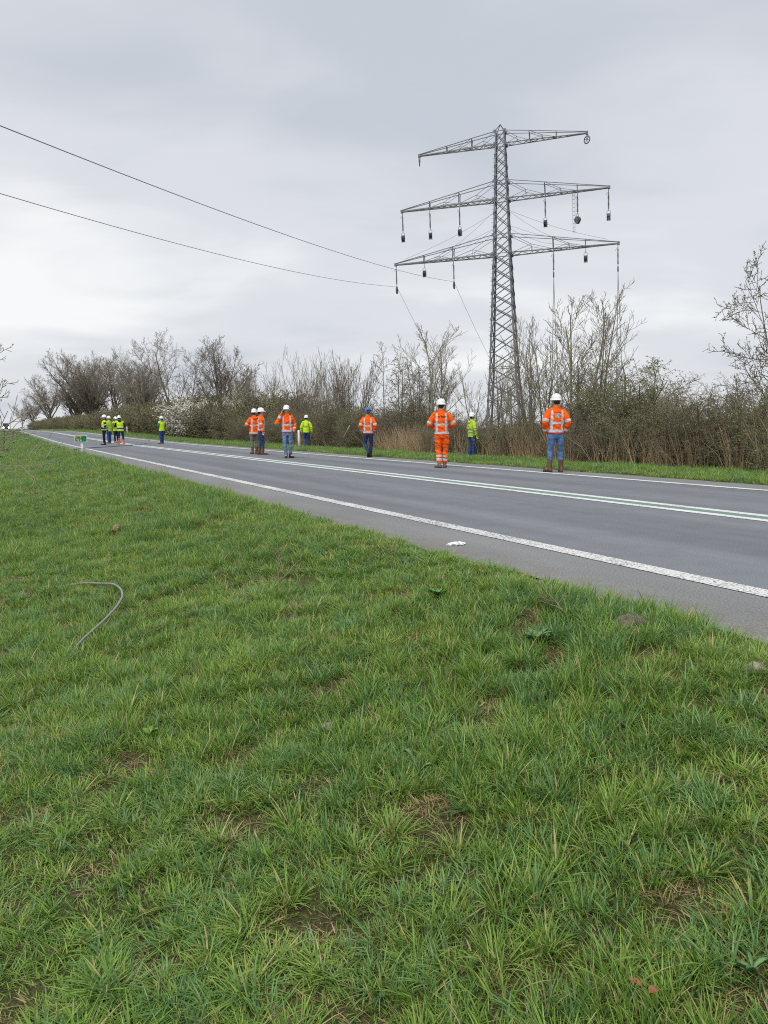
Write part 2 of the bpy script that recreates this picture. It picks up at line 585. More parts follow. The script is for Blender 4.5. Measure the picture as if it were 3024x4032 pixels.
PY_X, PY_Y = 11.05, 70.0
PYLON = empty('lattice_pylon', (PY_X, PY_Y, gz(PY_X, PY_Y)))
PYLON.rotation_euler = (Matrix.Rotation(R(-2.0), 4, 'Y') @ Matrix.Rotation(R(-16.4), 4, 'Z')).to_euler()
tag(PYLON, 'tall grey steel lattice pylon with three crossarms rising behind the trees', 'pylon')
PG = gz(PY_X, PY_Y)
WID = [(0, 3.4), (4.05, 2.8), (6.95, 2.38), (16.95, 1.48), (21.65, 1.18), (26.05, 0.88), (27.1, 0.83)]
def hw(z): return lerp_tab(WID, z) / 2
ZT, ZAT, ZA = 27.75, 27.1, 26.05      # apex, top-arm anchors, top-arm chord
ZBT, ZB = 22.95, 21.42
ZCT, ZC = 18.4, 16.78
CORN = [(-1, -1), (1, -1), (1, 1), (-1, 1)]
def corner(k, z):
    h = hw(z)
    return Vector((CORN[k][0] * h, CORN[k][1] * h, z))
lv = [0, 4.05, 6.95, ZC, ZB, ZA, ZAT]
for k in range(4):
    t = Tubes()
    for a, b in zip(lv, lv[1:]):
        w = 0.085 if b < 8 else (0.075 if b < 18 else 0.06)
        pa, pb = corner(k, a), corner(k, b)
        # L-section leg
        ix, iy = -CORN[k][0], -CORN[k][1]
        for (dx, dy) in ((w, 0.012), (0.012, w)):
            q0 = [pa, pa + Vector((ix * dx * 2, 0, 0)), pa + Vector((ix * dx * 2, iy * dy * 2, 0)), pa + Vector((0, iy * dy * 2, 0))]
            q1 = [pb, pb + Vector((ix * dx * 2, 0, 0)), pb + Vector((ix * dx * 2, iy * dy * 2, 0)), pb + Vector((0, iy * dy * 2, 0))]
            for i in range(4):
                t.poly([q0[i], q0[(i + 1) % 4], q1[(i + 1) % 4], q1[i]])
    t.obj('leg', M_STEEL, PYLON, smooth=False)
# X bracing on the four faces
zs = [0.0, 4.05, 6.95]
z = 6.95
while z < ZC - 0.5:
    n = max(1, round((ZC - z) / (lerp_tab(WID, z) * 0.62)))
    z += (ZC - z) / n
    zs.append(z)
for top in (ZB, ZA, ZAT):
    base = zs[-1]
    n = max(1, round((top - base) / (lerp_tab(WID, (base + top) / 2) * 0.86)))
    zs += [base + (top - base) * (i + 1) / n for i in range(n)]
for a, b in zip(zs, zs[1:]):
    sub = [(a, b)] if a >= 6.9 else [(a, (a + b) / 2), ((a + b) / 2, b)]
    for a2, b2 in sub:
        for k in range(4):
            k2 = (k + 1) % 4
            w = 0.065 if a2 > 17 else 0.085
            bar('brace', corner(k, a2), corner(k2, b2), w, PYLON)
            bar('brace', corner(k2, a2), corner(k, b2), w, PYLON)
for zh in (4.05, 6.95, ZC, ZCT, ZB, ZBT, ZA, ZAT):
    for k in range(4):
        bar('horizontal_member', corner(k, zh), corner((k + 1) % 4, zh), 0.06, PYLON, ANGLE_L)
for k in range(4):
    bar('peak_member', corner(k, ZAT), (0, 0, ZT), 0.06, PYLON)
t = Tubes()
for k in (0, 1):
    for i in range(52):
        z = 7.2 + i * 0.36
        c = corner(k, z)
        sx = -1 if k == 0 else 1
        t.add([c, c + Vector((sx * 0.17, -0.02, 0))], 0.012, 4)
tag(t.obj('step_bolts', M_STEEL, PYLON), 'rows of climbing step bolts on two legs', kind='stuff')
t = Tubes()
for zg in (ZA, ZAT, ZB, ZBT, ZC, ZCT):
    for k in range(4):
        c = corner(k, zg)
        t.box(c, (0.13, 0.02, 0.14))
tag(t.obj('gusset_plates', M_STEEL, PYLON, False), 'steel plates where the crossarms meet the legs', kind='stuff')

def crossarm(zb, zt, half, posts, wch):
    t = Tubes()
    for sx in (-1, 1):
        t.box((sx * half, 0, zb + 0.02), (0.10, 0.10, 0.13))
    arm = t.obj('crossarm', M_STEEL, PYLON, False)
    hb, ht = hw(zb), hw(zt)
    for sx in (-1, 1):
        tip = Vector((sx * half, 0, zb))
        def low(sy, u):
            return Vector((sx * hb, sy * hb, zb)).lerp(tip + Vector((0, sy * 0.06, 0)), u)
        def upp(sy, u):
            return Vector((sx * ht, sy * ht, zt)).lerp(tip + Vector((0, sy * 0.06, 0.12)), u)
        for sy in (-1, 1):
            bar('lower_chord', low(sy, 0), low(sy, 1), wch, arm, ANGLE_L)
            bar('upper_chord', upp(sy, 0), upp(sy, 1), 0.055, arm)
        n = max(6, int((half - hb) / 0.95))
        for i in range(n):
            u0, u1, um = i / n, (i + 1) / n, (i + 0.5) / n
            bar('lacing', low(-1, u0), low(1, um), 0.045, arm)
            bar('lacing', low(1, um), low(-1, u1), 0.045, arm)
            if i % 2 == 0:
                bar('lacing', low(1, u0), low(-1, um), 0.04, arm)
        us = sorted([(p - hb) / (half - hb) for p in posts])
        for sy in (-1, 1):
            prev = 0.0
            for u in us:
                bar('post', low(sy, u), upp(sy, u), 0.045, arm)
                m = (prev + u) / 2
                mid = low(sy, m).lerp(upp(sy, m), 0.42)
                bar('diagonal', low(sy, prev if prev else 0.03), mid, 0.035, arm)
                bar('diagonal', mid, low(sy, u), 0.035, arm)
                bar('diagonal', mid, upp(sy, prev), 0.035, arm)
                bar('hanger', mid, low(sy, m), 0.028, arm)
                prev = u
        for u in us:
            bar('tie', upp(-1, u), upp(1, u), 0.04, arm)
            bar('tie', low(-1, u), upp(1, u), 0.03, arm)
            bar('tie', low(1, u), upp(-1, u), 0.03, arm)
    return arm
crossarm(ZA, ZAT, 7.27, [2.5, 4.75], 0.085)
crossarm(ZB, ZBT, 9.05, [3.75, 6.45], 0.11)
crossarm(ZC, ZCT, 9.8, [4.4, 7.1], 0.11)

# ------------------------------------------------------------------ hanging gear
bpy.context.view_layer.update()
PM = Matrix.Translation(PYLON.location) @ PYLON.rotation_euler.to_matrix().to_4x4()
PROT = PYLON.rotation_euler.to_matrix()
def hung(name, local, yaw=0.0):
    o = empty(name, PM @ Vector(local))
    o.rotation_euler = (PROT @ Matrix.Rotation(yaw, 3, 'Z')).to_euler()
    return o
def shed_profile(n, length):
    p = [(0.02, 0.0)]
    for i in range(n):
        z0 = -length * (i + 0.15) / n
        p += [(0.024, z0), (0.085, z0 - 0.05), (0.08, z0 - 0.062), (0.024, z0 - 0.07)]
    p.append((0.02, -length))
    return p
def smooth(me):
    me.polygons.foreach_set('use_smooth', [True] * len(me.polygons))
def me_lathe(name, prof, m, sides=12, axis='Z', sm=True):
    v, f = lathe(prof, sides, axis)
    me = bpy.data.meshes.new(name)
    me.from_pydata(v, [], f)
    me.materials.append(m)
    if sm: smooth(me)
    return me
ME_SHED = me_lathe('insulator_body', shed_profile(13, 1.25), M_INSUL, 10, sm=False)
ME_WHEEL = me_lathe('wheel', [(0.05, -0.045), (0.30, -0.045), (0.325, -0.04), (0.27, 0.0), (0.325, 0.04), (0.30, 0.045), (0.05, 0.045)], M_DARK, 20, 'X', False)
def insulator(local, label):
    o = hung('insulator_string', local)
    tag(o, label, 'insulator', 'insulator strings hanging from the crossarms')
    t = Tubes()
    t.add([(0, 0, 0.02), (0, 0, -0.40)], 0.03, 6, cap=True)
    t.add([(0, 0, -0.30), (-0.16, 0.0, -0.42), (-0.2, 0, -0.52)], 0.015, 4)
    t.obj('top_link', M_STEEL, o)
    b = link(bpy.data.objects.new('insulator_body', ME_SHED), o)
    b.location = (0, 0, -0.40)
    t = Tubes()
    t.add([(0, 0, -1.64), (0, 0, -1.82)], 0.028, 6, cap=True)
    t.obj('bottom_link', M_STEEL, o)
    return o
def sheave_block(local, label, yaw=0.0, rod=0.0):
    o = hung('stringing_block', local, yaw)
    o.scale = (.8, .85, .85)
    tag(o, label, 'pulley', 'wide stringing blocks hanging from the crossarms')
    if rod:
        t = Tubes(); t.add([(0, 0, rod), (0, 0, 0)], 0.028, 6, cap=True); t.obj('hanger_rod', M_STEEL, o)
    t = Tubes()
    t.add([(-0.17, 0, -0.92), (-0.18, 0, -0.3), (-0.17, 0, -0.08), (-0.11, 0, 0.0), (0.11, 0, 0.0), (0.17, 0, -0.08), (0.18, 0, -0.3), (0.17, 0, -0.92)], 0.026, 6)
    t.box((0, 0, -0.93), (0.21, 0.1, 0.025))
    t.obj('frame', M_STEEL_L, o)
    for dx in (-0.105, 0, 0.105):
        w = link(bpy.data.objects.new('wheel', ME_WHEEL), o)
        w.location = (dx, 0, -0.58)
    t = Tubes(); t.add([(-0.2, 0, -0.58), (0.2, 0, -0.58)], 0.03, 8, cap=True)
    t.obj('axle', M_STEEL, o)
    return o
def small_wheel(local, label, yaw=0.0):
    o = hung('single_sheave', local, yaw)
    tag(o, label, 'pulley', 'single sheaves hanging from the crossarms')
    t = Tubes()
    pts = [Vector((0, 0.30 * math.cos(a), -0.42 + 0.30 * math.sin(a))) for a in np.linspace(0, 2 * math.pi, 21)]
    t.add(pts, 0.045, 6)
    t.obj('rim', M_DARK, o)
    t = Tubes()
    for i in range(3):
        a = i * math.pi / 3 + 0.3
        t.add([(0, 0.29 * math.cos(a), -0.42 + 0.29 * math.sin(a)), (0, -0.29 * math.cos(a), -0.42 - 0.29 * math.sin(a))], 0.022, 5)
    t.obj('spokes', M_STEEL, o)
    t = Tubes()
    t.add([(-0.07, 0, -0.42), (-0.07, 0, -0.05), (0, 0, 0.03), (0.07, 0, -0.05), (0.07, 0, -0.42)], 0.02, 5)
    t.obj('strap', M_STEEL, o)
    return o
side = {-1: 'left', 1: 'right'}
for sx in (-1, 1):
    small_wheel((sx * 7.27, 0, ZA - 0.12), 'small open wheel hanging from the %s tip of the topmost crossarm' % side[sx], 0.9 if sx > 0 else 0.25)
for sx in (-1, 1):
    for p, nm, yw in ((9.0, 'outermost', 0.0), (6.45, 'middle', 0.95 if sx > 0 else 0.25), (3.75, 'innermost', -0.15)):
        w = '%s of three on the %s half of the middle crossarm' % (nm, side[sx])
        insulator((sx * p, 0, ZB - 0.05), 'ribbed insulator string, ' + w)
        sheave_block((sx * p, 0, ZB - 1.86), 'dark stringing block, ' + w, yw)
for sx in (-1, 1):
    sheave_block((sx * 7.1, 0, ZC - 0.50), 'stringing block on a short rod under the %s half of the lowest crossarm' % side[sx], 0.0, 0.5)
    for p, nm in ((9.75, 'outer'), (4.4, 'inner')):
        insulator((sx * p, 0, ZC - 0.05), 'ribbed insulator string, %s one on the %s half of the lowest crossarm' % (nm, side[sx]))
        if sx < 0:
            small_wheel((sx * p, 0, ZC - 1.86), 'narrow sheave carrying a conductor, %s one under the left half of the lowest crossarm' % nm, 0.0)
        else:
            o = hung('rope_clamp', (sx * p, 0, ZC - 1.86))
            tag(o, 'dark clamp where two ropes split, %s one on the right half of the lowest crossarm' % nm, 'clamp', 'rope clamps')
            t = Tubes(); t.add([(0, 0, 0.02), (0, 0, -0.06), (0, 0, -0.4), (0, 0, -0.52)], [0.02, 0.06, 0.06, 0.03], 8, cap=True)
            t.obj('clamp_body', M_DARK, o)

def cable(name, pts, r, m, label, cat, group=None, sides=5):
    t = Tubes(); t.add(pts, r, sides, cap=True)
    return tag(t.obj(name, m), label, cat, group)
for p, nm in ((9.75, 'outer'), (4.4, 'inner')):
    top = PM @ Vector((p, 0, ZC - 2.38))
    for k, dx in enumerate((-0.3, 0.35)):
        end = Vector((top.x + dx, top.y - 2, 0.4))
        cable('lowering_rope', [top, top.lerp(end, 0.55) + Vector((dx * 0.1, 0, -0.1)), end], 0.03, M_WIRE,
              '%s rope hanging to the ground from the %s clamp of the lowest crossarm' % ('left' if k == 0 else 'right', nm), 'rope', 'lowering ropes')
# rope ladder hanging from the middle arm
lad = hung('rope_ladder', (6.15, 0, ZB - 0.05)); tag(lad, 'thin rope ladder hanging from the right half of the middle crossarm', 'ladder')
t = Tubes()
for dx in (-0.09, 0.09): t.add([(dx, 0, 0), (dx * 1.1, 0, -1.7), (dx * 0.8, 0, -3.4)], 0.016, 4)
t.obj('side_rope', M_ROPE, lad)
for i in range(10):
    t = Tubes(); t.add([(-0.1, 0, -0.25 - i * 0.33), (0.1, 0, -0.25 - i * 0.33)], 0.016, 4); t.obj('rung', M_STEEL, lad)
# slack guy ropes from the shaft to the lowest arm
for sx in (-1, 1):
    for i, (z0, u) in enumerate(((ZB - 0.8, 8.9), (ZB - 1.1, 6.1), (ZB - 2.1, 8.4), (ZB - 2.6, 6.4))):
        a = PM @ Vector((sx * hw(z0), -hw(z0) if i % 2 else hw(z0), z0))
        b = PM @ Vector((sx * u, -0.1, ZC + 0.25 if i % 2 else ZC + 0.4))
        mid = a.lerp(b, 0.5) + Vector((0, 0, -0.25 - 0.1 * i))
        cable('stay_rope', [a, a.lerp(b, 0.25) + Vector((0, 0, -0.17 - 0.07 * i)), mid, a.lerp(b, 0.75) + Vector((0, 0, -0.17 - 0.07 * i)), b], 0.012, M_ROPE,
              '%s slack rope from the pylon shaft to the %s half of the lowest crossarm' % (('topmost', 'second', 'third', 'lowest')[i], side[sx]), 'rope', 'stay ropes on the %s' % side[sx], 4)
# two conductors come from the left over the road, run over the sheaves and down to a winch
def conductor(sheave_local, left_px, label):
    p0 = PM @ Vector(sheave_local)
    ld = PROT @ Vector((0, -1, 0)); ld.z = 0; ld.normalize()
    # ground point below the wire where it leaves the picture on the left
    rr = ray(0, left_px); u = rr.x / rr.y
    t_ = (p0.x - u * p0.y) / (u * ld.y - ld.x)
    Y = p0.y + ld.y * t_
    z1 = z_at(left_px, Y)
    pts = []
    sag = 0.55
    for i in range(0, 37):
        q = i / 24.0
        p = p0 + ld * (t_ * q)
        p.z = p0.z + (z1 - p0.z) * q - sag * 4 * q * (1 - q)
        pts.append(p)
    # over the wheel and down behind the hedge
    dn = []
    for i in range(1, 9):
        q = i / 8
        p = p0 + Vector((9.5 * q, 10.0 * q, 0)); p.z = p0.z + (0.3 - p0.z) * q - 0.8 * 4 * q * (1 - q)
        dn.append(p)
    t = Tubes(); t.add(pts[::-1] + dn, 0.014, 5, cap=True)
    tag(t.obj('conductor', M_WIRE), label, 'cable', 'conductors hauled over the sheaves')
conductor((-9.75, 0, ZC - 1.95), 762, 'lower dark conductor, drooping from the left to the outermost sheave of the lowest crossarm')
conductor((-4.4, 0, ZC - 1.95), 495, 'upper dark conductor, drooping from the left to the inner sheave of the lowest crossarm')

# ------------------------------------------------------------------ trees and shrubs
def rvec(rng):
    while True:
        v = Vector((rng.uniform(-1, 1), rng.uniform(-1, 1), rng.uniform(-1, 1)))
        if 0.05 < v.length < 1: return v.normalized()
def grow(rng, stems, lev, rmin):
    """stems: (start, dir, length, radius); lev: per level dict(seg,wob,up,n,t0,ang,len,rad). returns list of (pts, radii, level)"""
    outp = []
    stack = [(Vector(p), Vector(d).normalized(), L, r, 0) for p, d, L, r in stems]
    while stack:
        p, d, L, r, k = stack.pop()
        g = lev[k]
        n = g['seg']
        pts, dirs = [p], [d]
        for i in range(n):
            d = (d + rvec(rng) * g['wob'] + Vector((0, 0, g['up'] / n))).normalized()
            p = p + d * (L / n)
            pts.append(p); dirs.append(d)
        tip = g.get('tip', 0.3)
        rad = [max(rmin, r * (1 - (1 - tip) * i / n)) for i in range(n + 1)]
        outp.append((pts, rad, k))
        if k + 1 < len(lev):
            nc = g['n']
            nc = int(nc) + (1 if rng.random() < nc - int(nc) else 0)
            az = rng.uniform(0, 6.28)
            for c in range(nc):
                t = g['t0'] + (1 - g['t0']) * (c + rng.random()) / nc
                x = t * n
                i = min(n - 1, int(x))
                q = pts[i].lerp(pts[i + 1], x - i)
                dd = dirs[i + 1]
                az += 2.4 + rng.uniform(-0.5, 0.5)
                a = Vector((0, 0, 1)) if abs(dd.z) < 0.9 else Vector((1, 0, 0))
                e1 = dd.cross(a).normalized(); e2 = dd.cross(e1)
                an = R(g['ang'] * rng.uniform(0.65, 1.3))
                nd = dd * math.cos(an) + (e1 * math.cos(az) + e2 * math.sin(az)) * math.sin(an)
                stack.append((q, nd, L * g['len'] * rng.uniform(0.6, 1.15) * (1.15 - 0.55 * t), max(rmin, rad[i] * g['rad']), k + 1))
    return outp
def leaf_quad(t, p, size, rng, mi=0, up=0.0):
    a = rvec(rng); b = rvec(rng)
    a = (a + Vector((0, 0, up))).normalized()
    b = a.cross(b).normalized()
    w = size * rng.uniform(0.35, 0.6)
    l = size * rng.uniform(0.8, 1.3)
    t.poly([p, p + a * l * 0.5 + b * w * 0.5, p + a * l, p + a * l * 0.5 - b * w * 0.5], mi)
def tree_meshes(name, branches, split, mats, leaf=None, seed=0, sides=(7, 5, 4, 3, 3, 3)):
    """trunk (levels < split) and crown (the rest) meshes"""
    rng = random.Random(seed)
    tr, cr = Tubes(), Tubes()
    for pts, rad, k in branches:
        if k < split: tr.add(pts, rad, sides[k])
        else: cr.add(pts, rad, sides[k], 0)
        if leaf and k >= leaf['lev']:
            for q in range(leaf['n']):
                i = rng.randrange(len(pts) - 1)
                p = pts[i].lerp(pts[i + 1], rng.random())
                if rng.random() < leaf.get('p', 1.0) and p.z > leaf.get('zmin', -9):
                    mi = 1 + (rng.random() < leaf.get('mix', 0.0))
                    leaf_quad(cr, p, leaf['size'], rng, mi, leaf.get('up', 0))
    return tr.mesh(name + '_trunk', mats[0]), cr.mesh(name + '_crown', mats[1:])

def arch_stems(rng, n, spread, lean, L, r):
    o = []
    for i in range(n):
        a = rng.uniform(0, 6.283)
        q = spread * math.sqrt(rng.random())
        ln = lean * rng.uniform(0.3, 1.2)
        aa = a + rng.uniform(-0.6, 0.6)
        o.append(((q * math.cos(a), q * math.sin(a), -0.15), (ln * math.cos(aa), ln * math.sin(aa), 1), L * rng.uniform(0.7, 1.1), r * rng.uniform(0.7, 1.2)))
    return o
PROTO = {}
def proto(key, seed, stems_fn, lev, rmin, mats, leaf=None, split=1):
    rng = random.Random(seed)
    br = grow(rng, stems_fn(rng), lev, rmin)
    h = max(p.z for pts, _, _ in br for p in pts)
    PROTO[key] = tree_meshes(key, br, split, mats, leaf, seed) + (h,)
# shrubs of the roadside belt -- tangled hawthorn / blackthorn
SHR = [dict(seg=5, wob=.16, up=.25, n=10, t0=.08, ang=48, len=.48, rad=.55, tip=.35), dict(seg=4, wob=.22, up=.15, n=8, t0=.1, ang=50, len=.5, rad=.6),
       dict(seg=3, wob=.28, up=.05, n=4, t0=.1, ang=55, len=.55, rad=.7), dict(seg=2, wob=.3, up=.0, n=0, t0=0, ang=0, len=0, rad=0)]
for i in range(3):
    proto('hawthorn%d' % i, 10 + i, lambda g: arch_stems(g, 13, 0.6, 0.42, 2.5, 0.026), SHR, 0.0038, (M_BARK, M_TWIG_D, M_LEAF_D, M_LEAF),
          dict(lev=3, n=1, size=.042, mix=.5, p=.8))
for i in range(2):
    proto('blackthorn%d' % i, 20 + i, lambda g: arch_stems(g, 12, 0.6, 0.45, 2.7, 0.024), SHR, 0.0038, (M_BARK, M_TWIG, M_LEAF_D, M_BUD),
          dict(lev=3, n=1, size=.028, mix=.5, p=.25))
proto('leafy0', 31, lambda g: arch_stems(g, 12, 0.6, 0.5, 2.5, 0.026), SHR, 0.0038, (M_BARK_G, M_TWIG, M_LEAF, M_LEAF_D), dict(lev=3, n=2, size=.045, mix=.3, p=.8))
proto('blossom0', 33, lambda g: arch_stems(g, 13, 0.6, 0.6, 2.6, 0.026), SHR, 0.005, (M_BARK, M_TWIG, M_BLOSSOM, M_BLOSSOM), dict(lev=3, n=3, size=.085, p=.95, zmin=.3))
# upright ash-like trees with pale twigs
ASH = [dict(seg=7, wob=.07, up=.25, n=9, t0=.25, ang=34, len=.42, rad=.55, tip=.35), dict(seg=5, wob=.1, up=.55, n=6, t0=.2, ang=32, len=.5, rad=.6),
       dict(seg=4, wob=.12, up=.5, n=5, t0=.15, ang=34, len=.5, rad=.65), dict(seg=3, wob=.12, up=.4, n=0, t0=0, ang=0, len=0, rad=0, tip=.6)]
for i, (ns, ln, sp) in enumerate(((3, .16, .25), (4, .22, .3), (2, .14, .2), (5, .3, .35))):
    proto('ash%d' % i, 40 + i, lambda g: arch_stems(g, ns, sp, ln, 6.2, 0.055), ASH, 0.007, (M_BARK_G, M_TWIG_P))
# coppice: fans of many straight rods
COP = [dict(seg=6, wob=.06, up=.12, n=8, t0=.25, ang=26, len=.42, rad=.5, tip=.3), dict(seg=4, wob=.08, up=.3, n=6, t0=.15, ang=28, len=.5, rad=.65),
       dict(seg=3, wob=.1, up=.25, n=0, t0=0, ang=0, len=0, rad=0, tip=.6)]
for i in range(3):
    proto('coppice%d' % i, 50 + i, lambda g: arch_stems(g, 20, 0.55, 0.45, 6.0, 0.034), COP, 0.009, (M_BARK, M_TWIG))
# alder: dark single stem, short side branches, catkins
ALD = [dict(seg=8, wob=.05, up=.1, n=17, t0=.2, ang=55, len=.30, rad=.4, tip=.2), dict(seg=4, wob=.12, up=.25, n=6, t0=.15, ang=45, len=.45, rad=.6),
       dict(seg=3, wob=.16, up=.0, n=2.5, t0=.1, ang=45, len=.5, rad=.7), dict(seg=2, wob=.2, up=-.3, n=0, t0=0, ang=0, len=0, rad=0)]
proto('alder0', 61, lambda g: arch_stems(g, 3, .5, .12, 6.0, .055), ALD, .008, (M_TWIG_D, M_TWIG_D, M_BUD, M_TWIG_D), dict(lev=3, n=1, size=.07, p=.6))
# big rounded crowns further away
RND = [dict(seg=3, wob=.05, up=.1, n=10, t0=.3, ang=30, len=1.75, rad=.55, tip=.7), dict(seg=7, wob=.09, up=.15, n=12, t0=.2, ang=42, len=.42, rad=.5, tip=.15),
       dict(seg=4, wob=.14, up=.5, n=8, t0=.15, ang=42, len=.5, rad=.55), dict(seg=3, wob=.16, up=.5, n=5, t0=.1, ang=42, len=.5, rad=.65),
       dict(seg=2, wob=.16, up=.15, n=0, t0=0, ang=0, len=0, rad=0, tip=.6)]
for i, (ns, ln) in enumerate(((1, .15), (2, .3), (1, .1))):
    proto('round%d' % i, 70 + i, lambda g: arch_stems(g, ns, .5, ln, 3.6, .2), RND, .0085, (M_BARK, M_TWIG_G), split=2)
SPR = [dict(seg=8, wob=.07, up=.15, n=12, t0=.2, ang=50, len=.55, rad=.5, tip=.25), dict(seg=6, wob=.13, up=.4, n=7, t0=.15, ang=42, len=.48, rad=.55),
       dict(seg=4, wob=.16, up=.3, n=7, t0=.15, ang=42, len=.5, rad=.6), dict(seg=3, wob=.16, up=.2, n=4, t0=.1, ang=40, len=.55, rad=.7),
       dict(seg=2, wob=.18, up=.1, n=0, t0=0, ang=0, len=0, rad=0, tip=.6)]
proto('spread0', 81, lambda g: [((0, 0, -.2), (-.34, .05, 1), 11.5, .2), ((.4, 0, -.2), (.2, 0, 1), 9.5, .14)], SPR, .0095, (M_BARK, M_TWIG_G))
# right-hand edge tree with opening buds
EDG = [dict(seg=7, wob=.1, up=.2, n=18, t0=.08, ang=58, len=.5, rad=.5, tip=.3), dict(seg=5, wob=.16, up=.3, n=8, t0=.2, ang=42, len=.5, rad=.6),
       dict(seg=4, wob=.2, up=.2, n=5, t0=.15, ang=44, len=.5, rad=.65), dict(seg=3, wob=.2, up=.15, n=0, t0=0, ang=0, len=0, rad=0, tip=.7)]
proto('edge0', 91, lambda g: arch_stems(g, 4, .4, .35, 5.4, .06), EDG, .0075, (M_BARK, M_BARK, M_BUD, M_LEAF_D), dict(lev=2, n=3, size=.06, p=.7, mix=.3, up=.2))
# shrub close on the left, bare with buds
LFT = [dict(seg=7, wob=.1, up=.1, n=9, t0=.2, ang=38, len=.5, rad=.5, tip=.3), dict(seg=5, wob=.12, up=.05, n=6, t0=.15, ang=36, len=.5, rad=.65),
       dict(seg=4, wob=.14, up=.1, n=3, t0=.1, ang=38, len=.5, rad=.7), dict(seg=3, wob=.16, up=.1, n=0, t0=0, ang=0, len=0, rad=0, tip=.8)]
proto('leftshrub', 95, lambda g: arch_stems(g, 20, .3, .75, 2.2, .016), LFT, .0034, (M_TWIG_P, M_TWIG_P, M_BUD, M_BUD), dict(lev=3, n=1, size=.03, p=.5))

def plant(key, name, px, l, ytop=None, h=None, rz=None, label='', cat='tree', group=None, sx=1.0, xyz=None):
    x, y = at_lat(px, l) if xyz is None else xyz
    z = gz(x, y)
    tr, cr, ph = PROTO[key]
    H = h if h is not None else z_at(ytop, y) - z
    k = H / ph
    o = empty(name, (x, y, z), rz if rz is not None else random.uniform(0, 6.28))
    o.scale = (k * sx, k * sx, k)
    link(bpy.data.objects.new('trunk' if cat == 'tree' else 'stems', tr), o)
    link(bpy.data.objects.new('crown', cr), o)
    return tag(o, label, cat, group)
random.seed(5)
FAR = 'trees along the far end of the road'
plant('round1', 'bare_tree', 295, 27, 1372, label='broad bare tree with a dense rounded crown, tallest near the left end of the belt', group=FAR, sx=1.2)
plant('round1', 'bare_tree', 365, 26, 1405, rz=3.3, label='second broad bare tree merging with the rounded one on its right', group=FAR, sx=1.1)
plant('round2', 'bare_tree', 200, 27, 1475, label='dark bare tree leaning out at the left flank of the dense rounded tree', group=FAR, sx=1.2)
plant('round2', 'bare_tree', 128, 27, 1560, label='small far bare tree above the leftmost roadside posts', group=FAR)
plant('round0', 'bare_tree', 85, 26, 1585, label='farthest bare tree, smallest in the row at the left', group=FAR, rz=2)
plant('round2', 'bare_tree', 425, 24, 1405, label='lower bare tree between the rounded tree and the leaning tree', group=FAR, sx=1.1)
plant('round1', 'bare_tree', 520, 24, 1420, label='dense dark bare tree behind the leaning tree on its left', group=FAR, sx=1.3)
plant('spread0', 'bare_tree', 715, 20.4, 1280, rz=0.15, label='tall bare tree with a trunk leaning left above the white blossom', group=FAR, sx=1.0)
plant('round0', 'bare_tree', 590, 23, 1340, rz=4, label='bare tree just left of the long leaning trunk', group=FAR, sx=.8)
plant('round2', 'bare_tree', 835, 21, 1325, label='upright bare tree with fine twigs right of the leaning tree', group=FAR, sx=1.0)
plant('coppice1', 'bare_tree', 905, 21, 1440, label='low bare tree right of the upright fine-twigged tree', group=FAR)
MIDG = 'multi-stemmed trees in the middle of the belt'
plant('coppice0', 'coppiced_tree', 1010, 21, 1450, label='low coppiced bare tree behind the two orange jackets standing together', group=MIDG)
plant('coppice1', 'coppiced_tree', 1185, 20, 1350, label='pointed coppiced bare tree above the worker on the phone', group=MIDG, sx=.75)
plant('coppice2', 'coppiced_tree', 1290, 19.6, 1400, rz=1.0, label='fan-shaped coppiced bare tree above the worker in the yellow jacket walking away', group=MIDG, sx=.8)
plant('coppice0', 'coppiced_tree', 1370, 19.2, 1370, rz=2.0, label='wide coppiced bare tree left of the blue-helmeted worker', group=MIDG, sx=.8)
plant('alder0', 'bare_tree', 1560, 19.5, 1350, label='dark slender tree with catkins right of the blue-helmeted worker', group='bare trees in front of the pylon')
plant('alder0', 'bare_tree', 1625, 19.5, 1395, rz=2.2, label='shorter dark slender tree beside the catkin tree', group='bare trees in front of the pylon')
plant('ash0', 'bare_tree', 1725, 19.0, 1258, rz=.4, label='pale-twigged bare tree behind the worker in all orange', group='bare trees in front of the pylon', sx=1.5)
plant('ash2', 'bare_tree', 1870, 19.5, 1370, label='low bare tree at the left foot of the pylon', group='bare trees in front of the pylon')
plant('ash1', 'bare_tree', 1965, 20, 1400, label='low bare tree in front of the pylon legs', group='bare trees in front of the pylon')
plant('ash3', 'bare_tree', 2105, 18.8, 1225, rz=1.1, label='forked bare tree just right of the pylon', group='bare trees in front of the pylon', sx=.9)
plant('ash1', 'bare_tree', 2240, 18.6, 1105, rz=2.3, label='tallest pale-twigged tree behind the worker with the silver patch', group='bare trees in front of the pylon', sx=1.2)
plant('ash0', 'bare_tree', 2345, 18.8, 1140, rz=3.9, label='leaning bare tree reaching out right of the tallest pale tree', group='bare trees in front of the pylon', sx=1.05)
plant('ash3', 'bare_tree', 1665, 20.5, 1330, rz=3.0, label='bare multi-stemmed tree left of the tree behind the all-orange worker', group='bare trees in front of the pylon', sx=.9)
plant('ash1', 'bare_tree', 2160, 20, 1290, rz=.2, label='lower bare tree between the pylon and the tallest pale tree', group='bare trees in front of the pylon', sx=1.1)
plant('ash2', 'bare_tree', 2030, 22, 1330, rz=5, label='thin bare tree seen through the legs of the pylon', group='bare trees in front of the pylon')
plant('edge0', 'budding_tree', 3115, 19.8, 950, rz=.6, label='budding tree reaching in from the right edge', cat='tree', sx=.92)
plant('leafy0', 'leafy_shrub', 2480, 19.5, 1390, label='tallest shrub with fresh green leaves right of the pale trees', cat='shrub', sx=1.25)
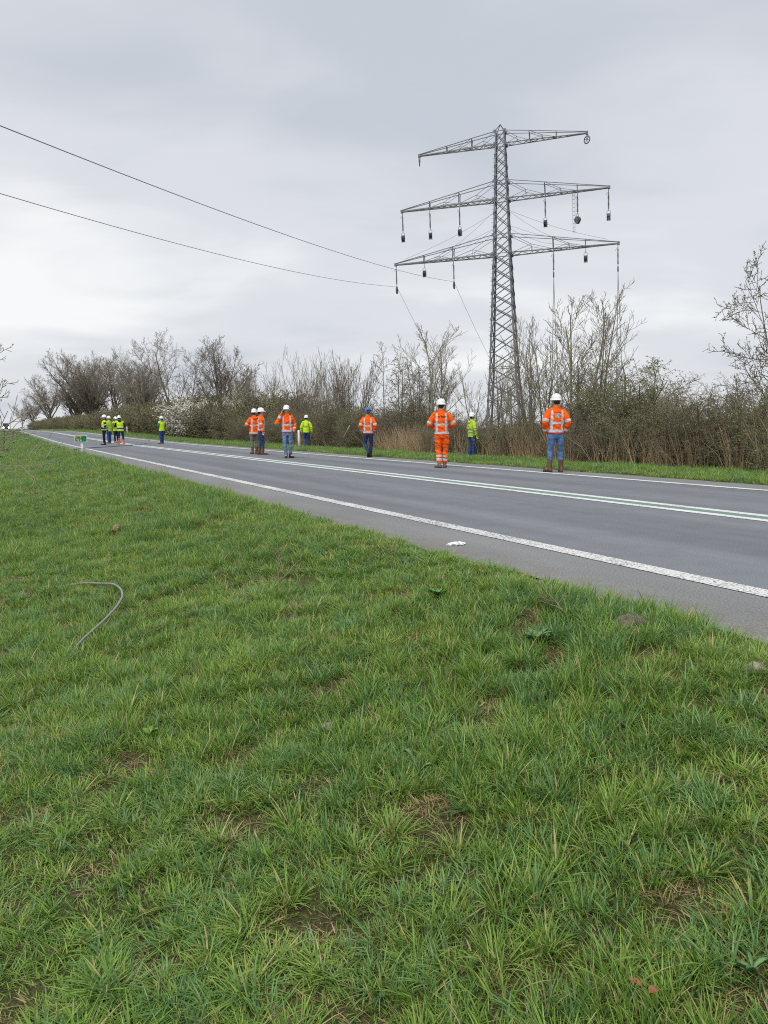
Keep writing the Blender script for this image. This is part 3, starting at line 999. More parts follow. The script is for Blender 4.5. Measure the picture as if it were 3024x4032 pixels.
plant('blossom0', 'blossom_shrub', 775, 17.9, 1553, label='shrub covered in white blossom beside the road', cat='shrub', sx=1.35)
plant('blossom0', 'blossom_shrub', 975, 20.6, 1510, rz=2.0, label='tall pale-blossomed shrub behind the two orange jackets standing together', cat='shrub', sx=.6)
plant('leftshrub', 'bare_shrub', 0, 0, h=3.0, rz=1.0, xyz=(-7.35, 11.9), label='bare budding shrub reaching in from the left edge', cat='shrub')

# belt of shrubs: those one can tell apart as objects, the far ones as one mass
HG = 'shrubs of the roadside hedge'
rng = random.Random(77)
keys = ['hawthorn0', 'hawthorn1', 'hawthorn2', 'blackthorn0', 'blackthorn1', 'leafy0']
LANDM = [(960, 'left of the long orange coat'), (1075, 'behind the two orange jackets standing together'), (1170, 'behind the worker on the phone'), (1240, 'behind the worker in yellow walking away'),
         (1330, 'between the walking yellow jacket and the leaning stake'), (1400, 'behind the leaning stake'), (1500, 'behind the blue-helmeted worker'), (1600, 'right of the blue-helmeted worker'), (1680, 'left of the all-orange worker'),
         (1790, 'behind the all-orange worker'), (1905, 'behind the yellow jacket at the hedge'), (2010, 'behind the hanging cable end'), (2110, 'below the right pylon leg'), (2250, 'behind the worker with the silver patch'),
         (2380, 'just right of the silver-patched jacket'), (2520, 'below the tall fresh green shrub'), (2660, 'just right of the tall fresh green shrub'), (2820, 'left of the budding tree'), (4000, 'at the right edge, below the budding tree')]
def belt_shrub(s, l, h, key, sx, row):
    x, y = xy(s, l)
    px = 1512 + 3048 * x / y
    if px > 3024 + 3048 * 3.0 / y: return
    where = next(t for q, t in LANDM if px < q)
    kind = {'h': 'hawthorn_shrub', 'b': 'blackthorn_shrub', 'l': 'leafy_shrub'}[key[0]]
    lab = {'h': 'olive thorny', 'b': 'brown leafless', 'l': 'fresh green'}[key[0]] + ' shrub, %s hedge row, ' % ('front', 'middle', 'back')[row] + where
    gr = {'h': 'green thorny ', 'b': 'brown leafless ', 'l': 'fresh green '}[key[0]] + HG
    plant(key, kind, 0, 0, h=h, xyz=(x, y), label=lab, cat='shrub', group=gr, sx=sx, rz=rng.uniform(0, 6.28))
s = 9.0
while s < 62:
    for row in range(3):
        l = 17.55 + row * 1.5 + rng.uniform(-.35, .35)
        h = rng.uniform(1.7, 2.4) if row == 0 else rng.uniform(2.3, 3.2)
        if 22 < s < 33: h *= 0.72
        if row == 2 and rng.random() < .4: continue
        right = s < 22
        key = rng.choice(keys if not right else ['blackthorn0', 'blackthorn1', 'blackthorn0', 'hawthorn0', 'hawthorn2', 'leafy0'])
        if key == 'leafy0' and rng.random() < .3: key = 'hawthorn1'
        cx_, cy_ = xy(s, l); cpx = 1512 + 3048 * cx_ / cy_
        if (1080 < cpx < 1330 or 2380 < cpx < 2560 or 1480 < cpx < 1560) and rng.random() < .6: key = 'leafy0'
        belt_shrub(s + rng.uniform(-.5, .5) + row * .5, l, h, key, rng.uniform(1.0, 1.35), row)
    s += 1.45 if s < 40 else 1.75

def gn_scatter(name, pts, rots, scl, idx, protos, label, cat):
    """one object of stuff: geometry-node instances of the given meshes on points"""
    me = bpy.data.meshes.new(name)
    me.from_pydata([tuple(p) for p in pts], [], [])
    a = me.attributes.new('rot', 'FLOAT_VECTOR', 'POINT'); a.data.foreach_set('vector', np.asarray(rots, float).ravel())
    a = me.attributes.new('scl', 'FLOAT_VECTOR', 'POINT'); a.data.foreach_set('vector', np.asarray(scl, float).ravel())
    a = me.attributes.new('pick', 'INT', 'POINT'); a.data.foreach_set('value', np.asarray(idx, int))
    o = link(bpy.data.objects.new(name, me))
    coll = bpy.data.collections.new(name + '_kinds')
    for i, m in enumerate(protos):
        po = bpy.data.objects.new('%s_kind_%02d' % (name, i), m)
        coll.objects.link(po)
    ng = bpy.data.node_groups.new(name + '_scatter', 'GeometryNodeTree')
    ng.interface.new_socket('Geometry', in_out='INPUT', socket_type='NodeSocketGeometry')
    ng.interface.new_socket('Geometry', in_out='OUTPUT', socket_type='NodeSocketGeometry')
    N = ng.nodes
    gi, go = N.new('NodeGroupInput'), N.new('NodeGroupOutput')
    ci = N.new('GeometryNodeCollectionInfo')
    ci.inputs['Collection'].default_value = coll
    ci.inputs['Separate Children'].default_value = True
    ci.inputs['Reset Children'].default_value = True
    ip = N.new('GeometryNodeInstanceOnPoints')
    ip.inputs['Pick Instance'].default_value = True
    def attr(nm, dt):
        n = N.new('GeometryNodeInputNamedAttribute'); n.data_type = dt
        n.inputs['Name'].default_value = nm
        return n.outputs['Attribute']
    ng.links.new(gi.outputs[0], ip.inputs['Points'])
    ng.links.new(ci.outputs[0], ip.inputs['Instance'])
    ng.links.new(attr('pick', 'INT'), ip.inputs['Instance Index'])
    er = N.new('FunctionNodeEulerToRotation')
    ng.links.new(attr('rot', 'FLOAT_VECTOR'), er.inputs[0])
    ng.links.new(er.outputs[0], ip.inputs['Rotation'])
    ng.links.new(attr('scl', 'FLOAT_VECTOR'), ip.inputs['Scale'])
    ng.links.new(ip.outputs[0], go.inputs[0])
    md = o.modifiers.new('scatter', 'NODES')
    md.node_group = ng
    for m in {mm for p in protos for mm in p.materials}:
        me.materials.append(m)
    return tag(o, label, cat, kind='stuff')

# far undergrowth
def far_protos():
    o = []
    lev = [dict(seg=4, wob=.16, up=.25, n=9, t0=.1, ang=48, len=.5, rad=.6), dict(seg=3, wob=.22, up=.15, n=7, t0=.1, ang=50, len=.5, rad=.7), dict(seg=2, wob=.28, up=.05, n=0, t0=0, ang=0, len=0, rad=0)]
    for i, (mt, ml) in enumerate(((M_TWIG_D, M_LEAF_D), (M_TWIG_D, M_LEAF), (M_TWIG, M_LEAF_D))):
        g = random.Random(300 + i)
        br = grow(g, arch_stems(g, 15, .8, .45, 2.6, .03), lev, .016)
        t = Tubes()
        for pts, rad, k in br:
            t.add(pts, rad, 3, 0)
            if k == 2:
                for q in range(2):
                    leaf_quad(t, pts[g.randrange(len(pts))], .11, g, 1)
        o.append(t.mesh('undergrowth_shrub', [mt, ml]))
    return o
P, RO, SL, IX = [], [], [], []
s = 60
while s < 420:
    for row in range(3):
        l = 18.2 + row * 1.9 + rng.uniform(-.5, .5)
        ss = s + rng.uniform(-.8, .8)
        x, y = xy(ss, l)
        P.append((x, y, ground_sl(ss, l))); RO.append((0, 0, rng.uniform(0, 6.28)))
        k = rng.uniform(.8, 1.15) * (1 + .25 * row)
        SL.append((k * 1.2, k * 1.2, k)); IX.append(rng.randrange(3))
    s += 1.6 if s < 140 else 3.0
gn_scatter('undergrowth', P, RO, SL, IX, far_protos(), 'dark mass of shrubs under the far trees on the left', 'undergrowth')

# ------------------------------------------------------------------ people
def cloth(name, base, var=.1, rough=.85, bump=.25):
    return mat(name, base, rough, var * 1.3, 7, bump=bump, bscale=45, spec=.15)
M_ORANGE = cloth('high-visibility orange', (0.93, 0.112, 0.008), .14)
M_ORANGE_T = cloth('orange work trousers', (0.92, 0.125, 0.015), .08)
M_YELLOW = cloth('high-visibility yellow', (0.56, 0.80, 0.02), .08)
M_YELLOW_D = cloth('dull yellow jacket', (0.42, 0.60, 0.05), .12)
M_STRIPE = cloth('reflective tape', (0.52, 0.53, 0.55), .08, .5, 0)
M_STRIPE_D = cloth('grey reflective tape', (0.24, 0.25, 0.24), .1, .5, 0)
M_NAVY = cloth('navy cloth', (0.014, 0.017, 0.032), .3)
M_BLUEW = cloth('blue work trousers', (0.030, 0.065, 0.22), .25)
M_JEANS = cloth('mid blue jeans', (0.085, 0.15, 0.30), .35)
M_JEANS_L = cloth('light blue jeans', (0.115, 0.19, 0.32), .35)
M_JEANS_D = cloth('dark blue jeans', (0.025, 0.05, 0.125), .3)
M_GREYT = cloth('grey trousers', (0.15, 0.15, 0.145), .2)
M_TEAL = cloth('teal jacket', (0.01, 0.16, 0.19), .2)
M_ROYAL = cloth('royal blue jacket', (0.012, 0.085, 0.30), .2)
M_BROWN = mat('brown leather', (0.115, 0.058, 0.034), .65, .35, 12, bump=.3)
M_TAN = mat('muddy tan leather', (0.19, 0.125, 0.085), .75, .35, 14, bump=.3)
M_BLACKL = mat('black leather', (0.014, 0.013, 0.013), .55, .3, 12)
M_ORBOOT = mat('orange rubber boot', (0.70, 0.13, 0.04), .5, .12, 8)
M_SKIN = mat('skin', (0.50, 0.29, 0.22), .55, .1, 12, spec=.35)
M_HAIR = mat('dark hair', (0.022, 0.016, 0.012), .6, .3, 60)
M_HAIR_G = mat('greying hair', (0.16, 0.14, 0.12), .6, .3, 60)
M_HAT = mat('white helmet shell', (0.80, 0.81, 0.80), .3, .04, 8)
M_HATB = mat('blue helmet shell', (0.045, 0.12, 0.42), .35, .1, 8)
M_PRINT = mat('black print', (0.03, 0.02, 0.02), .8, .1, 8)
M_PATCH = mat('silver patch', (0.30, 0.30, 0.34), .5, .45, 22, detail=2)
M_GLOVE = cloth('yellow glove', (0.45, 0.75, 0.05), .1)

class Solid:
    def __init__(self): self.v, self.f = [], []
    def loft(self, rings, sides=12):
        b = len(self.v)
        for c, a, e in rings:
            c, a, e = Vector(c), Vector(a), Vector(e)
            for j in range(sides):
                t = 2 * math.pi * j / sides
                self.v.append(c + a * math.cos(t) + e * math.sin(t))
        for i in range(len(rings) - 1):
            for j in range(sides):
                j2 = (j + 1) % sides
                self.f.append((b + i * sides + j, b + i * sides + j2, b + (i + 1) * sides + j2, b + (i + 1) * sides + j))
        self.f.append(tuple(b + j for j in range(sides))[::-1])
        self.f.append(tuple(b + (len(rings) - 1) * sides + j for j in range(sides)))
    def limb(self, pts, rad, sides=12, flat=None):
        """tapered limb along joints; flat=(vector, factor) squashes the section along that vector"""
        P = [Vector(p) for p in pts]
        # subdivide for smooth bends
        Q, Rr = [P[0]], [rad[0]]
        for i in range(len(P) - 1):
            for k in (1, 2, 3):
                Q.append(P[i].lerp(P[i + 1], k / 3)); Rr.append(rad[i] + (rad[i + 1] - rad[i]) * k / 3)
        rings = []
        n = len(Q)
        for i in range(n):
            t = (Q[min(n - 1, i + 1)] - Q[max(0, i - 1)]).normalized()
            ref = Vector((0, 1, 0)) if abs(t.y) < .9 else Vector((0, 0, 1))
            if flat: ref = Vector(flat[0])
            a = t.cross(ref).normalized(); e = t.cross(a)
            k = flat[1] if flat else 1.0
            rings.append((Q[i], a * Rr[i], e * Rr[i] * k, t))
        c, a, e, t = rings[0]; pre = [(c - t * a.length * .75, a * .5, e * .5)]
        c2, a2, e2, t2 = rings[-1]; post = [(c2 + t2 * a2.length * .75, a2 * .5, e2 * .5)]
        self.loft(pre + [r[:3] for r in rings] + post, sides)
    def ball(self, c, rx, ry, rz, M=None, sides=12):
        c = Vector(c); rings = []
        for i in range(1, 8):
            a = math.pi * i / 8
            p = Vector((0, 0, -math.cos(a) * rz)); x = Vector((math.sin(a) * rx, 0, 0)); y = Vector((0, math.sin(a) * ry, 0))
            if M: p, x, y = M @ p, M @ x, M @ y
            rings.append((c + p, x, y))
        self.loft(rings, sides)
    def build(self, voxel, smooth_it=3, decim=None):
        me = bpy.data.meshes.new('tmp')
        me.from_pydata([tuple(v) for v in self.v], [], self.f)
        o = bpy.data.objects.new('tmp', me)
        COL.objects.link(o)
        m = o.modifiers.new('r', 'REMESH'); m.mode = 'VOXEL'; m.voxel_size = voxel; m.adaptivity = 0
        if smooth_it:
            m = o.modifiers.new('s', 'SMOOTH'); m.factor = .5; m.iterations = smooth_it
        if decim:
            m = o.modifiers.new('d', 'DECIMATE'); m.ratio = decim
        dg = bpy.context.evaluated_depsgraph_get()
        ev = bpy.data.meshes.new_from_object(o.evaluated_get(dg))
        bpy.data.objects.remove(o); bpy.data.meshes.remove(me)
        smooth(ev)
        return ev
def mesh_child(name, me, mats, parent):
    me.name = name
    me.materials.clear()
    for m in (mats if isinstance(mats, (list, tuple)) else [mats]): me.materials.append(m)
    return link(bpy.data.objects.new(name, me), parent)
def wrinkle(me, amp, fz, fx, seed):
    nv = len(me.vertices)
    co = np.empty(nv * 3); me.vertices.foreach_get('co', co)
    no = np.empty(nv * 3); me.vertices.foreach_get('normal', no)
    co = co.reshape(-1, 3); no = no.reshape(-1, 3)
    d = np.array([noise.noise((c[0] * fx + seed, c[1] * fx, c[2] * fz + c[0] * fx * .8)) + .5 * noise.noise((c[0] * fx * 2.3, c[1] * fx * 2.3 + seed, c[2] * fz * 2.1 - c[0] * fx)) for c in co])
    co += no * (d * amp)[:, None]
    me.vertices.foreach_set('co', co.ravel())
    me.update()

ARMS = {  # elbow, wrist for the right (+x) side
    'down': ((.285, -.02, 1.16), (.295, .05, .92)),
    'pocket': ((.285, -.10, 1.17), (.235, .05, .96)),
    'front': ((.335, -.03, 1.17), (.17, .20, 1.08)),
    'phone': ((.37, .13, 1.20), (.185, .11, 1.545)),
    'chest': ((.30, .02, 1.16), (.10, .26, 1.20)),
    'belt': ((.29, -.06, 1.17), (.23, .18, 1.00)),
    'back': ((.32, -.10, 1.17), (.14, -.20, 1.03)),
}
def hand_solids(S, wrist, d, side, curl, up):
    d = Vector(d).normalized(); up = Vector(up)
    across = d.cross(up).normalized(); nrm = across.cross(d).normalized()
    w = Vector(wrist)
    S.limb([w - d * .02, w + d * .05, w + d * .085], [.026, .038, .036], 10, (nrm, .45))
    for i, (off, ln) in enumerate(((-.030, .062), (-.010, .074), (.010, .070), (.029, .055))):
        b = w + d * .088 + across * off
        k1 = (d + nrm * curl * .8).normalized(); k2 = (d * (1 - curl) + nrm * curl * 1.6).normalized()
        m = b + k1 * ln * .5
        S.limb([b - d * .02, b, m, m + k2 * ln * .5], [.010, .0098, .009, .0078], 6)
    tb = w + d * .03 + across * side * -.034
    td = (d * .65 + across * side * -.6 + nrm * .35).normalized()
    S.limb([tb - d * .01, tb + td * .035, tb + td * .035 + (td + d * .5).normalized() * .03], [.014, .0115, .009], 6)

def person(pos, yaw, height, label, outfit, pose, fine=True):
    k = height / 1.80
    P = {'footR': (.115, .0, .0, -.18, 0), 'footL': (-.115, .0, .0, .18, 0), 'kneeR': (.105, .025, .50), 'kneeL': (-.105, .025, .50),
         'armR': 'down', 'armL': 'down', 'head': (0, 0), 'lean': (0, 0)}
    P.update(pose)
    lx, ly = P['lean']
    def sh(p):      # lean of the trunk grows with height above the hips
        p = Vector(p); q = max(0.0, p.z - .9)
        return p + Vector((lx * q, ly * q, 0))
    vox = .0125 if fine else .017
    # --- joints
    hip = {1: Vector((.095, 0, .90)), -1: Vector((-.095, 0, .90))}
    knee = {1: Vector(P['kneeR']), -1: Vector(P['kneeL'])}
    foot = {1: P['footR'], -1: P['footL']}
    ank = {}
    fdir = {}
    for s_ in (1, -1):
        x, y, z, yw, pt = foot[s_]
        f = Vector((-math.sin(yw) * math.cos(pt), math.cos(yw) * math.cos(pt), -math.sin(pt)))
        u = Vector((-math.sin(yw) * math.sin(pt), math.cos(yw) * math.sin(pt), math.cos(pt)))
        fdir[s_] = (Vector((x, y, z)), f, u)
        ank[s_] = Vector((x, y, z)) + u * .10 - f * .015
    arm = {}
    for s_, key in ((1, 'armR'), (-1, 'armL')):
        e, w = ARMS[P[key]] if isinstance(P[key], str) else P[key]
        m = Vector((s_, 1, 1))
        arm[s_] = (sh((s_ * .185, -.005, 1.435)), sh(Vector(e) * m), sh(Vector(w) * m))
    hy, hp = P['head']
    HM = Matrix.Rotation(hy, 3, 'Z') @ Matrix.Rotation(hp, 3, 'X')
    neck0 = sh((0, -.005, 1.55))
    def hd(p): return neck0 + HM @ (Vector(p) - Vector((0, -.005, 1.55)))
    # --- body: one continuous surface
    S = Solid()
    S.loft([(sh((0, 0, .84)), (.145, 0, 0), (0, .095, 0)), (sh((0, 0, 1.0)), (.15, 0, 0), (0, .105, 0)), (sh((0, 0, 1.14)), (.14, 0, 0), (0, .10, 0)),
            (sh((0, 0, 1.32)), (.165, 0, 0), (0, .115, 0)), (sh((0, -.005, 1.44)), (.165, 0, 0), (0, .09, 0)), (sh((0, -.005, 1.50)), (.075, 0, 0), (0, .065, 0))])
    S.limb([sh((0, -.01, 1.46)), hd((0, .005, 1.60))], [.062, .058])
    S.ball(hd((0, .012, 1.685)), .077, .096, .115, HM)
    S.ball(hd((0, .04, 1.615)), .055, .058, .055, HM)
    S.limb([hd((0, .105, 1.695)), hd((0, .117, 1.66))], [.011, .016], 8)
    S.ball(hd((0, .092, 1.612)), .028, .012, .010, HM, 8)
    for s_ in (1, -1):
        S.ball(hd((s_ * .079, .0, 1.665)), .011, .020, .031, HM, 8)
        S.ball(hd((s_ * .034, .085, 1.70)), .026, .018, .012, HM, 8)
        a = arm[s_]
        S.limb([a[0], a[1], a[2]], [.058, .042, .03])
        S.limb([hip[s_], knee[s_], ank[s_]], [.078, .052, .04])
        S.limb([ank[s_], fdir[s_][0] + fdir[s_][2] * .05 + fdir[s_][1] * .12], [.04, .035])
        hv = P.get('handR' if s_ > 0 else 'handL')
        if hv is not None and not outfit.get('gloves'):
            hand_solids(S, a[2], hv[0], s_, hv[1], hv[2])
        elif hv is None:
            S.ball(a[2], .04, .04, .05)
    me = S.build(.0085 if pose.get('handR') or pose.get('handL') else .013, 2, .3)
    me.name = 'person'
    me.materials.append(M_SKIN)
    o = link(bpy.data.objects.new('person', me))
    o.location = pos; o.rotation_euler = (0, 0, yaw); o.scale = (k, k, k)
    tag(o, label, 'person', 'road workers in high-visibility clothing')
    for s_ in (1, -1):
        if outfit.get('face'):
            T = Solid(); T.ball(hd((s_ * .031, .101, 1.682)), .011, .006, .006, HM, 8)
            mesh_child('eye', T.build(.003, 0), M_HAIR, o)
    if outfit.get('face'):
        T = Solid(); T.ball(hd((0, .103, 1.612)), .024, .004, .0035, HM, 8)
        mesh_child('mouth', T.build(.003, 0), mat('lips', (.32, .12, .10), .6, .1), o)
    # --- hair below the helmet
    T = Solid()
    T.ball(hd((0, -.012, 1.695)), .083, .098, .112, HM)
    hm = T.build(.012, 1)
    b = bmesh.new(); b.from_mesh(hm)
    inv = HM.transposed()
    kill = [v for v in b.verts if (lambda q: (q.y > .018 + .25 * max(0, q.z - .15)) or q.z < .055)(inv @ (v.co - neck0))]
    bmesh.ops.delete(b, geom=kill, context='VERTS'); b.to_mesh(hm); b.free()
    mesh_child('hair', hm, outfit.get('hair', M_HAIR), o)
    # --- trousers
    S = Solid()
    fat = outfit.get('tr_fat', 1.0)
    S.loft([(sh((0, 0, .80)), (.150 * fat, 0, 0), (0, .105 * fat, 0)), (sh((0, -.005, .90)), (.168 * fat, 0, 0), (0, .125 * fat, 0)), (sh((0, 0, 1.05)), (.155, 0, 0), (0, .11, 0))])
    for s_ in (1, -1):
        cuff = ank[s_].lerp(knee[s_], outfit.get('cuff', .05))
        mid = hip[s_].lerp(knee[s_], .5)
        S.limb([hip[s_] - Vector((0, .0, .02)), mid, knee[s_], ank[s_].lerp(knee[s_], .45), cuff], [.098 * fat, .088 * fat, .068 * fat, .066 * fat, .060 * fat * outfit.get('flare', 1.0)])
    tm = S.build(vox, 3)
    wrinkle(tm, .012 * outfit.get('wr', 1.0), 16, 7, len(label))
    tro = mesh_child('trousers', tm, outfit['trousers'], o)
    # --- footwear
    for s_ in (1, -1):
        c, f, u = fdir[s_]
        x = f.cross(u)
        S = Solid()
        def ring(y, z, rx, rz): return (c + f * y + u * z, x * rx, u * rz)
        S.loft([ring(-.095, .045, .025, .03), ring(-.085, .05, .04, .05), ring(-.03, .055, .044, .056), ring(.04, .052, .05, .052), ring(.12, .042, .054, .042), ring(.18, .036, .048, .034), ring(.205, .03, .03, .022)])
        top = outfit.get('boot_top', .16)
        S.limb([c + u * .06 - f * .03, ank[s_], ank[s_].lerp(knee[s_], (top - .10) / .42)], [.05, .056, .066 if top > .2 else .056])
        bt = S.build(.011, 2)
        wrinkle(bt, .004, 30, 15, 3)
        mesh_child('boot', bt, outfit['boots'], o)
        T = Solid()
        def ring2(y, rx): return (c + f * y + u * .012, x * rx, u * .014)
        T.loft([ring2(-.10, .03), ring2(-.08, .046), ring2(0, .05), ring2(.12, .058), ring2(.18, .05), ring2(.21, .03)])
        mesh_child('sole', T.build(.009, 1), M_BLACKL, o)
    # --- jacket
    hem = outfit.get('hem', .87)
    jf = outfit.get('j_fat', 1.0)
    def torso_r(z):
        return (lerp_tab([(hem, .188), (1.0, .185), (1.15, .188), (1.30, .205), (1.40, .205), (1.47, .15), (1.52, .098), (1.58, .082)], z) * jf,
                lerp_tab([(hem, .142), (1.0, .142), (1.15, .142), (1.30, .152), (1.40, .135), (1.47, .112), (1.52, .092), (1.58, .085)], z) * jf)
    def jacket_solid(grow_, sleeves, collar, hem_):
        S = Solid(); rings = []
        for z in (hem_, hem_ + .04, 1.0, 1.08, 1.15, 1.23, 1.30, 1.36, 1.41, 1.45, 1.48, 1.52, 1.57):
            if z < hem_ or (z > 1.49 and not collar): continue
            rx, ry = torso_r(z)
            rings.append((sh((0, -.005, z)), (rx + grow_, 0, 0), (0, ry + grow_, 0)))
        S.loft(rings, 16)
        for s_ in (1, -1):
            a = arm[s_]
            if sleeves:
                S.limb([a[0] + Vector((-s_ * .03, 0, 0)), a[0].lerp(a[1], .5), a[1], a[1].lerp(a[2], .55), a[2].lerp(a[1], .06)], [.086 + grow_, .08 + grow_, .070 + grow_, .064 + grow_, .053 + grow_])
            else:
                S.limb([a[0] + Vector((-s_ * .05, 0, .01)), a[0].lerp(a[1], .12)], [.075 + grow_, .085 + grow_])
        if outfit.get('hood') and collar:
            S.limb([sh((-.10, -.09, 1.49)), sh((0, -.14, 1.455)), sh((.10, -.09, 1.49))], [.035, .055, .035])
        return S
    def classify(p):
        """('t',z) on the trunk or ('a',side,segment,t) on a sleeve"""
        rx, ry = torso_r(p.z)
        q = max(0.0, p.z - .9)
        best = (math.hypot((p.x - lx * q) / rx, (p.y - ly * q) / ry), ('t',))
        for s_ in (1, -1):
            a = arm[s_]
            for seg in (0, 1):
                A, B = a[seg], a[seg + 1]
                t = (p - A).dot(B - A) / (B - A).length_squared
                tt = min(1, max(0, t))
                r = (.085, .07, .053)
                rr = r[seg] + (r[seg + 1] - r[seg]) * tt
                d = (p - A.lerp(B, tt)).length / rr
                if d < best[0]: best = (d, ('a', s_, seg, t))
        return best[1]
    def bands(me, parent, specs, off):
        """specs: (name, planes, test(center, normal, cls), material)"""
        b = bmesh.new(); b.from_mesh(me)
        for nm, planes, test, m_ in specs:
            for co, no in planes:
                bmesh.ops.bisect_plane(b, geom=b.verts[:] + b.edges[:] + b.faces[:], plane_co=co, plane_no=no, dist=1e-5)
        b.normal_update()
        info = []
        for f in b.faces:
            c = f.calc_center_median()
            info.append((f, c, f.normal.copy(), classify(c)))
        for nm, planes, test, m_ in specs:
            fs = [f for f, c, n, cl_ in info if test(c, n, cl_)]
            if not fs: continue
            idx, vv, ff = {}, [], []
            for f in fs:
                row = []
                for v in f.verts:
                    if v.index not in idx or True:
                        pass
                    key = v
                    if key not in idx:
                        idx[key] = len(vv); vv.append(v.co + v.normal * off)
                    row.append(idx[key])
                ff.append(tuple(row))
            so = mesh_obj(nm, vv, ff, m_, parent, True)
        b.free()
    def hz(z0, z1, m_=M_STRIPE, extra=None):
        def tst(c, n, cl_):
            return cl_[0] == 't' and z0 < c.z < z1 and abs(n.z) < .8 and (extra is None or extra(c))
        return ('reflective_stripe', [((0, 0, z0), (0, 0, 1)), ((0, 0, z1), (0, 0, 1))], tst, m_)
    def vt(s_, x0, x1, z0, z1, m_=M_STRIPE, extra=None):
        def tst(c, n, cl_):
            q = max(0.0, c.z - .9)
            return cl_[0] == 't' and x0 < s_ * (c.x - lx * q) < x1 and z0 < c.z < z1 and (extra is None or extra(c))
        nrm = Vector((1, 0, -lx)).normalized()
        return ('reflective_stripe', [((s_ * x0 - lx * .0 + 0, 0, .9), nrm), ((s_ * x1, 0, .9), nrm)], tst, m_)
    def sleeve(s_, seg, t0, t1, m_=M_STRIPE):
        a = arm[s_]; A, B = a[seg], a[seg + 1]; d = (B - A)
        return ('reflective_stripe', [(A.lerp(B, t0), d.normalized()), (A.lerp(B, t1), d.normalized())],
                lambda c, n, cl_: cl_[0] == 'a' and cl_[1] == s_ and cl_[2] == seg and t0 < cl_[3] < t1, m_)
    style = outfit['style']
    if style != 'vest':
        jm = jacket_solid(0, True, True, hem).build(vox, 3)
        wrinkle(jm, .015, 13, 8, len(label) * 2)
        jk = mesh_child('jacket', jm, outfit['jacket'], o)
        if style == 'orange':
            zm = outfit.get('zmid', 1.14)
            sp = [hz(zm, zm + .058), hz(hem + .03, hem + .09), vt(1, .095, .15, hem + .09, 1.47, extra=lambda c: not (zm < c.z < zm + .058)),
                  vt(-1, .095, .15, hem + .09, 1.47, extra=lambda c: not (zm < c.z < zm + .058))]
            for s_ in (1, -1):
                sp += [sleeve(s_, 0, .72, .93), sleeve(s_, 1, .55, .78)]
            bands(jm, jk, sp, .004)
        elif style == 'yellow_u':
            bk = lambda c: c.y < .02
            sp = [hz(1.17, 1.215, M_STRIPE_D, lambda c: abs(c.x) < .15), vt(1, .105, .148, 1.215, 1.46, M_STRIPE_D), vt(-1, .105, .148, 1.215, 1.46, M_STRIPE_D)]
            bands(jm, jk, sp, .004)
        elif style == 'yellow_2':
            sp = [hz(1.13, 1.18, M_STRIPE_D), hz(1.01, 1.06, M_STRIPE_D)]
            for s_ in (1, -1): sp += [sleeve(s_, 0, .80, .97, M_STRIPE_D), sleeve(s_, 1, .12, .32, M_STRIPE_D)]
            bands(jm, jk, sp, .004)
    else:
        jm = jacket_solid(0, True, True, .92).build(vox, 3)
        wrinkle(jm, .008, 13, 8, len(label))
        jk = mesh_child('jacket', jm, outfit['sleeve'], o)
        if outfit.get('sleeve_stripe'):
            sp = []
            for s_ in (1, -1): sp += [sleeve(s_, 0, .72, .92), sleeve(s_, 1, .30, .55), ]
            bands(jm, jk, sp, .004)
        vm = jacket_solid(.014, False, False, outfit.get('hem', .84)).build(vox, 3)
        wrinkle(vm, .010, 12, 8, len(label) * 3)
        vo = mesh_child('vest', vm, outfit['jacket'], o)
        zb = outfit.get('band', 1.0)
        if zb:
            sp = [hz(zb + .07, zb + .115), hz(zb, zb + .07, M_NAVY), hz(zb - .05, zb)]
            sp = [(n_, pl, (lambda tf: (lambda c, n, cl_: tf(c, n, ('t',))))(ts), m_) for n_, pl, ts, m_ in sp]
            bands(vm, vo, sp, .004)
    # --- trouser stripes
    if outfit.get('leg_stripe'):
        b = bmesh.new(); b.from_mesh(tm)
        for (z0, z1) in ((.20, .26), (.30, .35)):
            for zz in (z0, z1):
                bmesh.ops.bisect_plane(b, geom=b.verts[:] + b.edges[:] + b.faces[:], plane_co=(0, 0, zz), plane_no=(0, 0, 1), dist=1e-5)
        b.normal_update()
        def take(test):
            idx, vv, ff = {}, [], []
            for f in b.faces:
                if not test(f.calc_center_median(), f.normal): continue
                row = []
                for v in f.verts:
                    if v not in idx: idx[v] = len(vv); vv.append(v.co + v.normal * .005)
                    row.append(idx[v])
                ff.append(tuple(row))
            if ff: mesh_obj('reflective_stripe', vv, ff, M_STRIPE, tro, True)
        for s_ in (1, -1):
            for (z0, z1) in ((.20, .26), (.30, .35)):
                take(lambda c, n: s_ * c.x > 0 and z0 < c.z < z1)
            take(lambda c, n: s_ * n.x > .93 and .36 < c.z < .98 and s_ * c.x > .1)
        b.free()
    # --- gloves
    if outfit.get('gloves'):
        for s_ in (1, -1):
            a = arm[s_]; S = Solid()
            hv = P.get('handR' if s_ > 0 else 'handL') or ((a[2] - a[1]).normalized(), .35, (s_, 0, 0))
            S.limb([a[2] - Vector(hv[0]).normalized() * .04, a[2] + Vector(hv[0]).normalized() * .02], [.042, .038], 10)
            hand_solids(S, a[2], hv[0], s_, hv[1], hv[2])
            mesh_child('glove', S.build(.008, 1), M_GLOVE, o)
    # --- helmet
    hat = outfit.get('hat', M_HAT)
    rings = []
    hc = Vector((0, .008, 1.712))
    nseg = 20
    v, f = [], []
    prof = [(1.16, -.012, 1.34 if not outfit.get('climb') else 1.08), (1.13, .002, 1.28 if not outfit.get('climb') else 1.05), (1.02, .012, 1.0), (1.0, .045, 1.0), (.94, .075, .97), (.82, .112, .9), (.58, .136, .8), (.28, .147, .7)]
